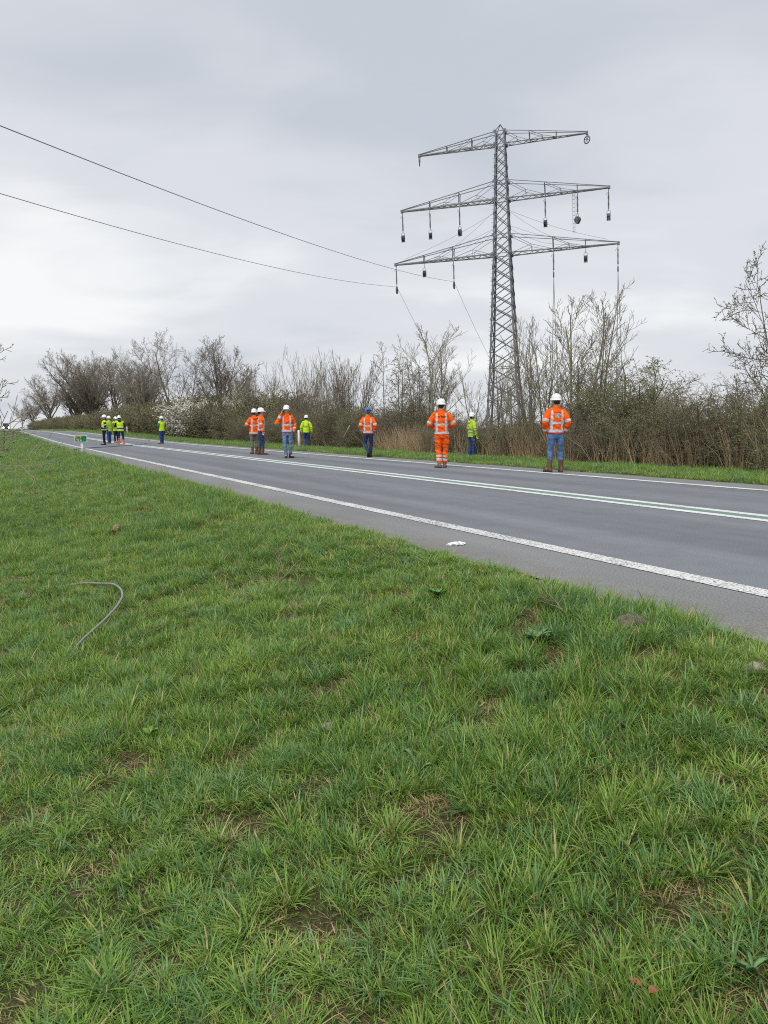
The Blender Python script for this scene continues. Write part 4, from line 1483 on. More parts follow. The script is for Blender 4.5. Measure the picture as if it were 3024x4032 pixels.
    for rr, zz, fr in prof:
        for j in range(nseg):
            t = 2 * math.pi * j / nseg
            cx, cy = math.cos(t), math.sin(t)
            kx = .112 * rr * cx
            ky = .135 * (rr if cy < 0 else rr * (1 + (fr - 1) * max(0, cy) ** 2)) * cy
            ridge = .008 * math.exp(-(kx / .02) ** 2) if zz > .05 else 0
            v.append(hd(hc + Vector((kx, ky, zz + ridge))))
    v.append(hd(hc + Vector((0, 0, .158))))
    for i in range(len(prof) - 1):
        for j in range(nseg):
            j2 = (j + 1) % nseg
            f.append((i * nseg + j, i * nseg + j2, (i + 1) * nseg + j2, (i + 1) * nseg + j))
    for j in range(nseg): f.append(((len(prof) - 1) * nseg + j, (len(prof) - 1) * nseg + (j + 1) % nseg, len(v) - 1))
    f.append(tuple(range(nseg))[::-1])
    ho = mesh_obj('hard_hat', v, f, hat, o, True)
    if outfit.get('climb'):
        for s_ in (1, -1):
            T = Tubes(); T.add([hd(hc + Vector((s_ * .108, .03, .02))), hd(hc + Vector((s_ * .118, .06, .035)))], [.02, .016], 6, cap=True)
            T.obj('vent_clip', M_BLACKP, ho)
    if outfit.get('goggles'):
        for s_ in (1, -1):
            T = Solid(); T.ball(hd(hc + Vector((s_ * .048, -.135, .035))), .048, .022, .03, HM)
            mesh_child('goggle_lens', T.build(.008, 1), M_BLACKP, ho)
    if outfit.get('strap', True):
        T = Tubes(); T.add([hd((s2 * .083, .03, 1.70)) if s2 else hd((0, .055, 1.562)) for s2 in (1, 0, -1)], .006, 4)
        T.obj('chin_strap', M_BLACKP, ho)
    o['_arm'] = 0
    del o['_arm']
    return o, jk, (jm, hd, arm)

def text_mesh(txt, size, bold=0.0):
    cu = bpy.data.curves.new('lettering', 'FONT')
    cu.body = txt; cu.size = size; cu.align_x = 'CENTER'; cu.offset = bold; cu.resolution_u = 3
    ob = bpy.data.objects.new('lettering', cu); COL.objects.link(ob)
    dg = bpy.context.evaluated_depsgraph_get()
    me = bpy.data.meshes.new_from_object(ob.evaluated_get(dg))
    bpy.data.objects.remove(ob)
    return me
def on_back(me, jm, cx, cz, sub=2):
    """lay a flat x/y mesh on the back (-y) of a garment"""
    b = bmesh.new(); b.from_mesh(me)
    bmesh.ops.triangulate(b, faces=b.faces[:])
    bmesh.ops.subdivide_edges(b, edges=b.edges[:], cuts=sub, use_grid_fill=True)
    g = bmesh.new(); g.from_mesh(jm); bv = BVHTree.FromBMesh(g)
    for v in b.verts:
        h = bv.ray_cast(Vector((cx + v.co.x, -1.0, cz + v.co.y)), Vector((0, 1, 0)))
        y = h[0].y if h[0] else -.15
        v.co = Vector((cx + v.co.x, y - .006, cz + v.co.y))
    g.free(); b.to_mesh(me); b.free(); me.update()
    return me

SK_DOWN = ((0, .1, -1), .35, (1, 0, 0))
def place(px, py, dz=0.0):
    p = on_ground(px, py); p.z += dz
    return p
def facing(deg): return R(deg)     # 0 = away from the photographer, + = turned to the left
ORG = dict(style='orange', jacket=M_ORANGE, hem=.885)
VST = dict(style='vest', jacket=M_YELLOW)
# the right-hand man, hands in pockets, silver patch on his back
o, jk, ex = person(place(2184, 1859), facing(2), 1.80, 'person seen from behind in orange jacket with silver patch, blue jeans, tall brown boots', dict(ORG, trousers=M_JEANS, boots=M_BROWN, boot_top=.36, cuff=.50, wr=.9, fat=.95, hem=.92),
       dict(armR='pocket', armL='pocket', footR=(.15, 0, 0, -.1, 0), footL=(-.135, 0, 0, .45, 0), kneeR=(.135, .02, .5), kneeL=(-.12, .02, .5), head=(.12, 0)))
bp_ = [(-.062, .052), (.05, .058), (.066, .02), (.055, -.035), (.012, -.062), (-.045, -.05), (-.066, .0)]
pm = bpy.data.meshes.new('back_patch'); pm.from_pydata([(x, y, 0) for x, y in bp_], [], [tuple(range(7))])
mesh_child('back_patch', on_back(pm, ex[0], .005, 1.345, 3), M_PATCH, jk)
pm = bpy.data.meshes.new('patch_flap'); pm.from_pydata([(-.09, .062, 0), (.085, .066, 0), (.085, .076, 0), (-.09, .070, 0)], [], [(0, 1, 2, 3)])
mesh_child('patch_flap', on_back(pm, ex[0], .005, 1.345, 3), mat('dark orange seam', (.28, .03, .01), .9), jk)
# all orange, lettering on the back
o, jk, ex = person(place(1738, 1842), facing(-4), 1.76, 'person seen from behind in orange jacket and orange trousers with black lettering on the back', dict(ORG, trousers=M_ORANGE_T, boots=M_TAN, boot_top=.30, cuff=.18, leg_stripe=True, tr_fat=1.08, flare=1.25, wr=1.7),
       dict(armR='front', armL='front', footR=(.085, .10, .0, -.1, 0), footL=(-.06, -.03, 0, .55, 0), kneeR=(.11, .07, .5), kneeL=(-.085, .04, .5), lean=(-.03, 0), head=(-.1, 0)))
lt = text_mesh('bam', .085, .0022)
mesh_child('lettering', on_back(lt, ex[0], .045, 1.355), M_PRINT, jk)
lg = bpy.data.meshes.new('logo')
lg.from_pydata([(-.034, .014, 0), (-.008, .018, 0), (.004, .004, 0), (.022, .020, 0), (.030, .012, 0), (.012, -.018, 0), (-.004, -.022, 0), (-.012, -.006, 0), (-.024, .004, 0)], [], [tuple(range(9))])
mesh_child('logo', on_back(lg, ex[0], -.075, 1.375, 3), M_PRINT, jk)
# walking away, blue helmet with goggles
person(place(1450, 1800), facing(-6), 1.74, 'person walking away in orange jacket and dark jeans wearing a blue helmet', dict(ORG, trousers=M_JEANS_D, boots=M_BLACKL, boot_top=.13, cuff=.08, hat=M_HATB, goggles=True, climb=True, hair=M_HAIR_G),
       dict(armR='pocket', armL='pocket', footR=(.07, .14, .0, -.1, 0), footL=(.03, -.20, .09, .15, .85), kneeR=(.10, .10, .5), kneeL=(-.12, .08, .50), lean=(-.015, .02), head=(.45, 0)))
# man on the phone, facing us
o, jk, ex = person(place(1132, 1803), facing(188), 1.80, 'person facing us in orange jacket and light jeans talking on a phone', dict(ORG, trousers=M_JEANS_L, boots=M_BLACKL, boot_top=.15, cuff=.06, climb=True, face=True, hem=.90, wr=1.2, hair=M_HAIR_G),
       dict(armR='phone', armL='pocket', handR=((-.25, .15, 1), .55, (-1, 0, 0)), footR=(.045, .10, 0, -.1, 0), footL=(-.115, .02, 0, .55, 0), kneeR=(.085, .07, .5), kneeL=(-.115, .04, .5), lean=(.02, 0), head=(-.22, .05)))
T = Tubes(); T.box((0, 0, 0), (.036, .006, .072))
ph = T.obj('phone', M_BLACKP, None, False)
bpy.context.view_layer.update()
ph.location = o.matrix_world @ Vector((.112, .075, 1.615)); ph.rotation_euler = (R(12), R(-12), facing(188) + 1.3)
tag(ph, 'black phone held to the ear of the worker facing us', 'phone')
# two standing together
person(place(1030, 1790), facing(-78), 1.80, 'person in profile facing right in orange jacket, blue jeans and brown boots', dict(ORG, trousers=M_JEANS_D, boots=M_BROWN, boot_top=.33, cuff=.45, face=True, hood=True, hem=.93),
       dict(armR='down', armL='down', handR=SK_DOWN, footR=(.10, .06, 0, -.1, 0), footL=(-.10, -.07, 0, .2, 0), kneeR=(.1, .06, .5), kneeL=(-.1, -.01, .5), head=(0, .05)))
person(place(1003, 1787), facing(22), 1.79, 'person seen from behind in long orange coat and grey trousers', dict(ORG, trousers=M_GREYT, boots=M_BROWN, boot_top=.33, cuff=.5, hem=.80, zmid=1.15, j_fat=1.05, hood=True, tr_fat=1.05),
       dict(armR='front', armL='front', footR=(.09, .05, 0, -.1, 0), footL=(-.09, -.03, 0, .2, 0), head=(-.5, 0)))
# yellow jackets on the far verge
person(place(1207, 1763, -.03), facing(-4), 1.78, 'person walking away in yellow jacket and blue trousers beside the white post', dict(style='yellow_u', jacket=M_YELLOW, trousers=M_BLUEW, boots=M_BLACKL, boot_top=.2, gloves=True, climb=True, hem=.88),
       dict(armR='down', armL='down', footR=(.10, .12, 0, 0, 0), footL=(-.09, -.18, .10, .1, .8), kneeR=(.10, .09, .5), kneeL=(-.10, .06, .50)))
p = on_ground(1857, 1800); p.z = gz(p.x, p.y) - .02
person(p, facing(-66), 1.68, 'person in profile facing right in yellow jacket and blue trousers by the hedge', dict(style='yellow_2', jacket=M_YELLOW_D, trousers=M_BLUEW, boots=M_BLACKL, boot_top=.2, gloves=True, climb=True, face=True, hem=.84, hood=True, tr_fat=1.1, flare=1.2, j_fat=1.06),
       dict(armR='down', armL='down', handR=((.1, .25, -1), .4, (1, 0, 0)), footR=(.11, .03, 0, -.2, 0), footL=(-.11, -.02, 0, .2, 0), head=(-.1, 0)))
# group far down the road
person(place(412, 1752), facing(112), 1.83, 'person facing left in yellow vest and black clothes, nearest of the far group', dict(VST, sleeve=M_NAVY, sleeve_stripe=True, trousers=M_NAVY, boots=M_BLACKL, face=True, band=1.0, hem=.90, tr_fat=1.08),
       dict(armR='down', armL='belt', handL=((0, .9, -.3), .5, (0, 0, 1)), footR=(.10, .03, 0, -.2, 0), footL=(-.1, 0, 0, .2, 0), lean=(.0, -.06)), False)
person(place(432, 1746), facing(70), 1.81, 'person in green-yellow jacket and blue trousers behind the black-clad worker', dict(style='plain', jacket=M_YELLOW_D, trousers=M_BLUEW, boots=M_BROWN, hem=.82, climb=True, tr_fat=1.12),
       dict(armR='front', armL='down', head=(.2, 0), footR=(.11, .03, 0, -.9, 0), footL=(-.11, 0, 0, -.4, 0)), False)
person(place(457, 1743.5), facing(-120), 1.79, 'person with blue sleeves and yellow vest half hidden in the far group', dict(VST, sleeve=M_ROYAL, trousers=M_NAVY, boots=M_BROWN, band=0, face=True, climb=True),
       dict(armR='chest', armL='chest', lean=(0, .03), footR=(.09, .02, 0, -.1, 0), footL=(-.13, .12, 0, .3, 0)), False)
person(place(477, 1749), facing(28), 1.82, 'person seen from behind in yellow vest with orange rubber boots', dict(VST, sleeve=M_NAVY, trousers=cloth('navy blue trousers', (.014, .03, .10), .3), boots=M_ORBOOT, boot_top=.40, cuff=.62, band=.98, hood=True, climb=True, j_fat=1.04),
       dict(armR='chest', armL='chest', lean=(-.10, .05), footR=(.17, -.02, 0, -.3, 0), footL=(-.14, .02, 0, .2, 0), kneeR=(.14, .0, .5), kneeL=(-.12, .03, .5)), False)
person(place(638, 1747), facing(58), 1.80, 'person alone on the road with teal sleeves, yellow vest and blue trousers', dict(VST, sleeve=M_TEAL, trousers=M_BLUEW, boots=M_BROWN, band=0, climb=True, tr_fat=1.1, hem=.86, hair=M_NAVY),
       dict(armR='belt', armL='chest', lean=(0, -.02), head=(.3, 0), footR=(.1, .05, 0, .2, 0), footL=(-.1, 0, 0, .6, 0)), False)

# ------------------------------------------------------------------ roadside furniture and small things
def marker_post(px, py, refl, label, h=.95):
    p = on_ground(px, py)
    o = empty('marker_post', (p.x, p.y, gz(p.x, p.y) - .02), math.atan2(ROAD_D.y, ROAD_D.x) + math.pi / 2)
    o.rotation_euler[1] = R(2)
    tag(o, label, 'post', 'white reflector posts along the road')
    S = Solid()
    w, d = .062, .05
    S.loft([((0, 0, 0), (w, 0, 0), (0, d, 0)), ((0, 0, .5), (w * .96, 0, 0), (0, d, 0)), ((0, 0, h - .03), (w * .92, 0, 0), (0, d * .95, 0)), ((0, 0, h), (w * .6, 0, 0), (0, d * .6, 0))], 12)
    v = S.v; f = S.f
    mesh_obj('post_body', v, f, M_WHITE, o, True)
    T = Tubes(); T.box((0, -d * .98, h - .20), (.018, .008, .085)); T.obj('reflector', refl, o, False)
    T = Tubes(); T.box((0, d * .98, h - .20), (.018, .008, .085)); T.obj('reflector', M_WHITE, o, False)
    T = Tubes(); T.add([(0, 0, .0), (0, 0, .05)], [.075, .07], 10, cap=True); T.obj('base_collar', M_BLACKP, o)
    return o
marker_post(1179, 1766, M_REDREF, 'white reflector post beside the worker in yellow walking away')
marker_post(502, 1712, M_BLACKP, 'white reflector post right of the far group of workers')
marker_post(305, 1697, M_BLACKP, 'white reflector post seen above the green kilometre sign')
marker_post(195, 1690.5, M_BLACKP, 'second-farthest white reflector post on the far side')
marker_post(134, 1688.5, M_BLACKP, 'farthest white reflector post on the far side, by the tree trunk')
p = on_ground(89, 1722)
q = marker_post(89, 1722, M_BLACKP, 'white reflector post on the near verge at the far left')

# green kilometre sign
M_SGREEN = mat('sign green', (.008, .17, .085), .45, .08, 20)
M_SPALE = mat('sign pale', (.52, .68, .60), .5, .08, 20)
M_SYEL = mat('sign yellow', (.62, .40, .035), .5, .1, 20)
p = on_ground(322, 1793)
sg = empty('kilometre_sign', (p.x, p.y, gz(p.x, p.y) - .05), R(4))
tag(sg, 'small green kilometre sign reading N46 22.6 on a grey post', 'sign')
Yd = p.y
u1 = Yd / 3048.0            # metres per photo pixel at the sign
zt = z_at(1713, Yd) - sg.location.z; zb = z_at(1741, Yd) - sg.location.z
wd = 49 * u1
T = Tubes(); T.add([(.03, .02, 0), (.028, .02, zb * .62)], [.062, .056], 12, cap=True); T.obj('post_sleeve', M_GREY, sg)
T = Tubes(); T.box((.02, .02, (zb * .6 + zt - .08) / 2), (.042, .022, (zt - .08 - zb * .6) / 2)); T.obj('post', M_WHITE, sg, False)
def plate(name, w, h, r, y, th, m, parent, cx=0, cz=0):
    pts = []
    for (sx, sz, a0) in ((1, 1, 0), (-1, 1, 90), (-1, -1, 180), (1, -1, 270)):
        for k in range(4):
            a = R(a0 + k * 30)
            pts.append((cx + sx * (w - r) + r * math.cos(a), cz + sz * (h - r) + r * math.sin(a)))
    n = len(pts)
    v = [(x, y, z) for x, z in pts] + [(x, y + th, z) for x, z in pts]
    f = [tuple(range(n))] + [tuple(range(2 * n - 1, n - 1, -1))] + [(i, i + n, (i + 1) % n + n, (i + 1) % n) for i in range(n)]
    return mesh_obj(name, v, f, m, parent)
cz = (zt + zb) / 2; hz_ = (zt - zb) / 2
brd = plate('board', wd / 2, hz_, .03, -.035, .02, M_SPALE, sg, 0, cz)
plate('board_face', wd / 2 - .025, hz_ - .025, .02, -.040, .004, M_SGREEN, brd, 0, cz)
plate('route_patch', wd * .235, hz_ * .33, .025, -.045, .004, M_SYEL, brd, -wd * .19, cz + hz_ * .42)
def sign_text(txt, size, x, z, m, bold=.004):
    me = text_mesh(txt, size, bold)
    o = mesh_child('lettering', me, m, brd)
    o.location = (x, -.048, z); o.rotation_euler = (R(90), 0, 0)
sign_text('N46', hz_ * .62, -wd * .19, cz + hz_ * .20, mat('sign red-black', (.13, .03, .008), .6))
sign_text('22.6', hz_ * .84, -wd * .14, cz - hz_ * .72, M_SPALE, .002)

# grey hose lying in the grass
def in_grass(px, py, dz): 
    g = on_ground(px, py); return Vector((g.x, g.y, gz(g.x, g.y) + dz))
hp = [(210, 2309, -.01), (268, 2312, .02), (340, 2313, .045), (405, 2322, .055), (450, 2338, .09), (478, 2362, .095), (486, 2388, .095), (474, 2415, .09), (444, 2452, .085), (405, 2488, .075), (360, 2520, .06), (320, 2545, .04), (285, 2572, .0)]
hpts = [in_grass(*a) for a in hp]
# smooth it
def chaikin(P, n=2):
    for _ in range(n):
        Q = [P[0]]
        for a, b in zip(P, P[1:]): Q += [a.lerp(b, .25), a.lerp(b, .75)]
        P = Q + [P[-1]]
    return P
T = Tubes(); T.add(chaikin(hpts), .009, 10, cap=True)
tag(T.obj('hose', mat('grey plastic pipe', (.22, .225, .235), .5, .15, 30)), 'curved grey hose lying in the grass', 'hose')
# cable and mat across the road by the far group, grey box
c = [on_ground(*a) + Vector((0, 0, .02)) for a in ((290, 1771), (345, 1765), (430, 1760), (500, 1756), (540, 1751.5), (580, 1748))]
T = Tubes(); T.add(chaikin(c), .022, 6, cap=True); tag(T.obj('ground_cable', M_DARK), 'dark cable lying across the road at the feet of the far group', 'cable')
p = on_ground(470, 1754)
T = Tubes(); T.box((0, 0, .012), (.75, .28, .012)); o = T.obj('cable_mat', mat('tan board', (.30, .25, .2), .8, .2, 5), None, False)
o.location = (p.x, p.y, road_z(sl(p.x, p.y)[0]) + .003); o.rotation_euler = (0, 0, R(8)); tag(o, 'flat tan board on the road beneath the far group', 'board')
p = on_ground(587, 1747)
o = empty('stone_block', (p.x, p.y, road_z(sl(p.x, p.y)[0]) + .003), .3)
T = Tubes(); T.box((0, 0, .09), (.16, .11, .09)); T.obj('block', M_GREY, o, False)
T = Tubes(); T.add([(-.1, 0, .18), (-.06, 0, .23), (.06, 0, .23), (.1, 0, .18)], .012, 5); T.obj('handle', M_DARK, o)
tag(o, 'small grey block on the road left of the lone worker', 'block')
# crumpled white litter on the shoulder
b = bmesh.new(); bmesh.ops.create_icosphere(b, subdivisions=3, radius=1)
for v in b.verts:
    n = noise.noise(v.co * 2.3) * .5 + noise.noise(v.co * 6) * .25
    v.co = Vector((v.co.x * (1 + n) * .085, v.co.y * (1 + n) * .035, max(0, v.co.z + .4) * .018 * (1 + 1.5 * n)))
o = bm_obj('litter_paper', b, mat('crumpled paper', (.72, .72, .72), .8, .1, 9))
p = on_ground(1798, 2147); o.location = (p.x, p.y, .004); o.rotation_euler = (0, 0, .5); tag(o, 'crumpled white paper on the road shoulder', 'litter')

# fallen twigs in the grass
def twig(px0, py0, px1, py1, h, seed, label, r=.007):
    a, b = in_grass(px0, py0, .05), in_grass(px1, py1, h)
    g = random.Random(seed)
    br = grow(g, [(a, (b - a), (b - a).length, r)], [dict(seg=7, wob=.22, up=0, n=6, t0=.15, ang=48, len=.42, rad=.7), dict(seg=3, wob=.25, up=.1, n=2, t0=.3, ang=40, len=.5, rad=.8), dict(seg=2, wob=.2, up=0, n=0, t0=0, ang=0, len=0, rad=0)], .0028)
    T = Tubes()
    for pts, rad, k in br: T.add(pts, rad, 5 if k == 0 else 4)
    tag(T.obj('fallen_twig', M_TWIG_D), label, 'twig', 'twigs lying in the grass')
twig(1085, 2335, 1190, 2245, .16, 3, 'dark forked twig lying in the grass in the middle')
twig(2230, 2450, 2130, 2395, .03, 5, 'brown twig lying in the grass near the road edge')
twig(285, 1905, 240, 1850, .18, 8, 'dark branched twig standing up in the grass near the sign', .009)
twig(320, 1905, 410, 1878, .14, 9, 'small dark branch in the grass right of the branched twig', .009)

# broad-leaved weeds
M_DOCK = mat('dock leaf', (.12, .22, .08), .5, .25, 14, bump=.3)
M_DOCKL = mat('yellow green leaf', (.14, .26, .04), .5, .2, 14, bump=.2)
def weed(px, py, n, ln, wd_, up, label, m, seed):
    g = random.Random(seed)
    c = in_grass(px, py, .01)
    ln, wd_ = ln * .85, wd_ * .8
    o = empty('broadleaf_weed', c); tag(o, label, 'weed', 'broad-leaved weeds in the grass')
    for i in range(n):
        a = 6.283 * i / n + g.uniform(-.4, .4); L = ln * g.uniform(.7, 1.15); W = wd_ * g.uniform(.8, 1.2); el = up * g.uniform(.6, 1.4)
        d = Vector((math.cos(a), math.sin(a), 0)); sd = Vector((-d.y, d.x, 0))
        v, f = [], []
        for k in range(7):
            t = k / 6
            w = W * math.sin(math.pi * min(1, (t * .93 + .05))) ** .7 * (1 + .12 * math.sin(t * 17 + i))
            h = L * (el * t - .55 * el * t * t)
            ctr = d * (L * t * .92) + Vector((0, 0, h + .02))
            v += [ctr - sd * w / 2 + Vector((0, 0, .012)), ctr, ctr + sd * w / 2 + Vector((0, 0, .012))]
            if k:
                q = (k - 1) * 3
                f += [(q, q + 1, q + 4, q + 3), (q + 1, q + 2, q + 5, q + 4)]
        mesh_obj('leaf', v, f, m, o, True)
weed(2112, 2545, 13, .10, .034, 1.0, 'rosette of pale crinkled dock leaves in the grass', M_DOCK, 1)
weed(1722, 2362, 24, .075, .02, .7, 'low dark green weed clump near a bare patch', mat('dark weed leaf', (.12, .25, .07), .5, .3, 14), 2)
weed(590, 2925, 4, .06, .034, 1.4, 'two bright yellow-green leaves in the foreground grass on the left', M_DOCKL, 3)
weed(1648, 3085, 2, .085, .024, 2.4, 'single upright dock leaf in the foreground grass', M_DOCK, 4)
weed(2960, 3880, 5, .045, .014, 1.0, 'dull green weed in the bottom right corner', M_DOCK, 5)
weed(560, 2720, 5, .06, .022, 1.0, 'small dull weed left of the middle', M_DOCK, 6)

def clod(px, py, rx, ry, rz, m, name, label, cat, seed, dz=.0):
    b = bmesh.new(); bmesh.ops.create_icosphere(b, subdivisions=3, radius=1)
    for v in b.verts:
        n = noise.noise(v.co * 1.7 + Vector((seed, 0, 0))) * .4 + noise.noise(v.co * 5 + Vector((seed, 0, 0))) * .2
        v.co = Vector((v.co.x * rx * (1 + n), v.co.y * ry * (1 + n), v.co.z * rz * (1 + n)))
    o = bm_obj(name, b, m, None, True)
    p = in_grass(px, py, dz); o.location = p; o.rotation_euler = (0, 0, seed)
    return tag(o, label, cat)
M_EARTH = mat('grey earth', (.15, .12, .09), .95, .3, 30, bump=.6)
M_STONE = mat('pale stone', (.25, .215, .185), .9, .25, 20, bump=.5)
clod(2490, 2462, .13, .08, .055, M_EARTH, 'earth_mound', 'small grey mound of earth near the road edge', 'mound', 1, .0)
clod(1290, 2888, .028, .022, .02, M_STONE, 'field_stone', 'pale pinkish stone in the foreground grass', 'stone', 2, .03)
clod(2985, 2640, .06, .045, .035, M_STONE, 'field_stone', 'grey stone at the right edge of the grass', 'stone', 3, .0)
clod(460, 2095, .10, .05, .045, mat('brown clod', (.28, .17, .11), .9, .3, 20), 'earth_clod', 'reddish clod in the grass at the left', 'clod', 5, .05)
# brown dead leaf, bottom right
def dead_leaf(px, py, rz, label):
    v, f = [], []
    for k in range(7):
        t = k / 6; w = .028 * math.sin(math.pi * (t * .9 + .05)) * (1 + .3 * math.sin(k * 2.3))
        z = .012 * math.sin(t * 5)
        v += [(-w, t * .085, z + .012), (0, t * .085, z), (w, t * .085, z + .014)]
        if k:
            q = (k - 1) * 3
            f += [(q, q + 1, q + 4, q + 3), (q + 1, q + 2, q + 5, q + 4)]
    o = mesh_obj('dead_leaf', v, f, mat('dead leaf', (.20, .095, .04), .7, .3, 40), None, True)
    o.location = in_grass(px, py, .06); o.rotation_euler = (.25, .1, rz); o.scale = (.38, .38, .38); tag(o, label, 'leaf', 'dead leaves in the foreground')
dead_leaf(2520, 3985, .8, 'brown curled dead leaf at the bottom right')
dead_leaf(2585, 3995, 2.2, 'second brown dead leaf at the bottom right, right of the curled one')
# hanging conductor end by the worker in profile at the hedge
x, y = at_lat(1950, 17.1)
def zz(py): return z_at(py, y)
def at(px, py, dy=0): return Vector(((px - 1512) / 3048 * (y + dy), y + dy, z_at(py, y + dy)))
T = Tubes(); T.add(chaikin([at(2010, 1690, 1.2), at(1992, 1672, .9), at(1972, 1682, .5), at(1958, 1712, .2), at(1951, 1750), at(1947, 1772), at(1953, 1786), at(1943, 1790), at(1945, 1776)]), .024, 6, cap=True)
tag(T.obj('cable_end', mat('frayed cable', (.26, .25, .23), .6, .2, 20)), 'grey cable end hanging from the hedge right of the worker in profile', 'cable')
T = Tubes(); T.add([at(1352, 1722), at(1378, 1675, -.1)], .02, 6, cap=True)
tag(T.obj('leaning_stake', mat('green grey stake', (.22, .3, .22), .6, .4, 4)), 'thin green-grey stake leaning in the hedge left of the blue-helmeted worker', 'stake')

# oncoming van with its headlights on, far down the road
def build_van():
    px, Y = 24, 262
    X = (px - 1512) / 3048 * Y
    s_, l_ = sl(X, Y)
    o = empty('oncoming_van', (X, Y, road_z(s_) + .005), math.atan2(ROAD_D.y, ROAD_D.x) - math.pi / 2)
    tag(o, 'distant dark van with both headlights lit at the far left end of the road', 'van')
    # local: front = -y
    prof = [(-2.5, .35), (-2.55, .75), (-2.45, 1.05), (-1.75, 1.25), (-1.05, 2.1), (-.8, 2.25), (2.5, 2.3), (2.6, .9), (2.55, .35)]
    v, f = [], []
    for x in (-1.0, 1.0):
        for (yy, z) in prof:
            v.append((x * (1 - .10 * max(0, z - 1.0)), yy, z))
    n = len(prof)
    f = [(i, (i + 1) % n, n + (i + 1) % n, n + i) for i in range(n)] + [tuple(range(n))[::-1], tuple(range(n, 2 * n))]
    mesh_obj('body', v, f, mat('dark blue paint', (.03, .035, .05), .3, .1, 3), o)
    T = Tubes(); T.poly([(-.84, -1.72, 1.30), (.84, -1.72, 1.30), (.76, -1.10, 2.06), (-.76, -1.10, 2.06)])
    for ii, vv in enumerate(T.v): T.v[ii] = vv + np.array([0, -.03, .02])
    T.obj('windscreen', mat('dark glass', (.02, .025, .03), .08, .1, 3), o, False)
    em = bpy.data.materials.new('headlight glow'); em.use_nodes = True
    bb = em.node_tree.nodes['Principled BSDF']; bb.inputs['Emission Color'].default_value = (1, .86, .62, 1); bb.inputs['Emission Strength'].default_value = 22
    for sx in (-1, 1):
        h = link(bpy.data.objects.new('headlight', me_lathe('headlight', [(.03, .03), (.15, .02), (.19, -.02), (.19, -.1)], em, 14)), o)
        h.location = (sx * .80, -2.56, .82); h.rotation_euler = (R(90), 0, 0)
        for yy in (-1.6, 1.7):
            w = link(bpy.data.objects.new('wheel', me_lathe('wheel', [(.1, -.11), (.33, -.11), (.36, -.06), (.36, .06), (.33, .11), (.1, .11)], M_BLACKP, 16, 'X')), o)
            w.location = (sx * .88, yy, .36)
    T = Tubes(); T.box((0, -2.6, .48), (.95, .06, .13)); T.obj('bumper', M_BLACKP, o, False)
    T = Tubes(); T.box((0, -2.57, .85), (.5, .03, .10)); T.obj('grille', M_DARK, o, False)
build_van()

# ------------------------------------------------------------------ grass
def mat_grass(name, stops, trans=.38, dry=0.0):
    m = bpy.data.materials.new(name)
    m.use_nodes = True
    t = m.node_tree
    b = t.nodes['Principled BSDF']
    b.inputs['Roughness'].default_value = .38
    b.inputs['Specular IOR Level'].default_value = .38
    at_ = t.nodes.new('ShaderNodeAttribute'); at_.attribute_name = 'tint'
    oi = t.nodes.new('ShaderNodeObjectInfo')
    g = t.nodes.new('ShaderNodeNewGeometry')
    n = t.nodes.new('ShaderNodeTexNoise'); n.inputs['Scale'].default_value = .9; n.inputs['Detail'].default_value = 4
    t.links.new(g.outputs['Position'], n.inputs['Vector'])
    def M_(op, a, b_, c=None):
        x = t.nodes.new('ShaderNodeMath'); x.operation = op
        for i, v in enumerate((a, b_, c)):
            if v is None: continue
            if isinstance(v, (int, float)): x.inputs[i].default_value = v
            else: t.links.new(v, x.inputs[i])
        return x.outputs[0]
    f = M_('MULTIPLY_ADD', at_.outputs['Fac'], .70, M_('MULTIPLY_ADD', oi.outputs['Random'], .20, M_('MULTIPLY', M_('SUBTRACT', n.outputs['Fac'], .5), .55)))
    f = M_('ADD', f, .0)
    r = t.nodes.new('ShaderNodeValToRGB')
    els = r.color_ramp.elements
    els[0].position, els[0].color = stops[0][0], stops[0][1] + (1,)
    els[1].position, els[1].color = stops[-1][0], stops[-1][1] + (1,)
    for p_, c_ in stops[1:-1]:
        q = els.new(p_); q.color = c_ + (1,)
    t.links.new(f, r.inputs[0])
    t.links.new(r.outputs[0], b.inputs['Base Color'])
    tr = t.nodes.new('ShaderNodeBsdfTranslucent'); t.links.new(r.outputs[0], tr.inputs[0])
    ms = t.nodes.new('ShaderNodeMixShader'); ms.inputs[0].default_value = trans
    t.links.new(b.outputs[0], ms.inputs[1]); t.links.new(tr.outputs[0], ms.inputs[2])
    t.links.new(ms.outputs[0], t.nodes['Material Output'].inputs['Surface'])
    return m
GREEN = [(0.0, (.072, .15, .030)), (.3, (.155, .285, .050)), (.55, (.24, .40, .068)), (.78, (.335, .46, .092)), (.95, (.43, .47, .15)), (1.0, (.54, .43, .22))]
M_GRASS = mat_grass('grass blades', GREEN)
M_BLUEG = mat_grass('blue-green grass', [(0.0, (.095, .20, .07)), (.5, (.18, .34, .11)), (1.0, (.30, .45, .18))])
M_DRYG = mat_grass('dry grass', [(0.0, (.20, .13, .06)), (.4, (.34, .24, .12)), (.75, (.46, .36, .20)), (1.0, (.55, .47, .29))], .2)
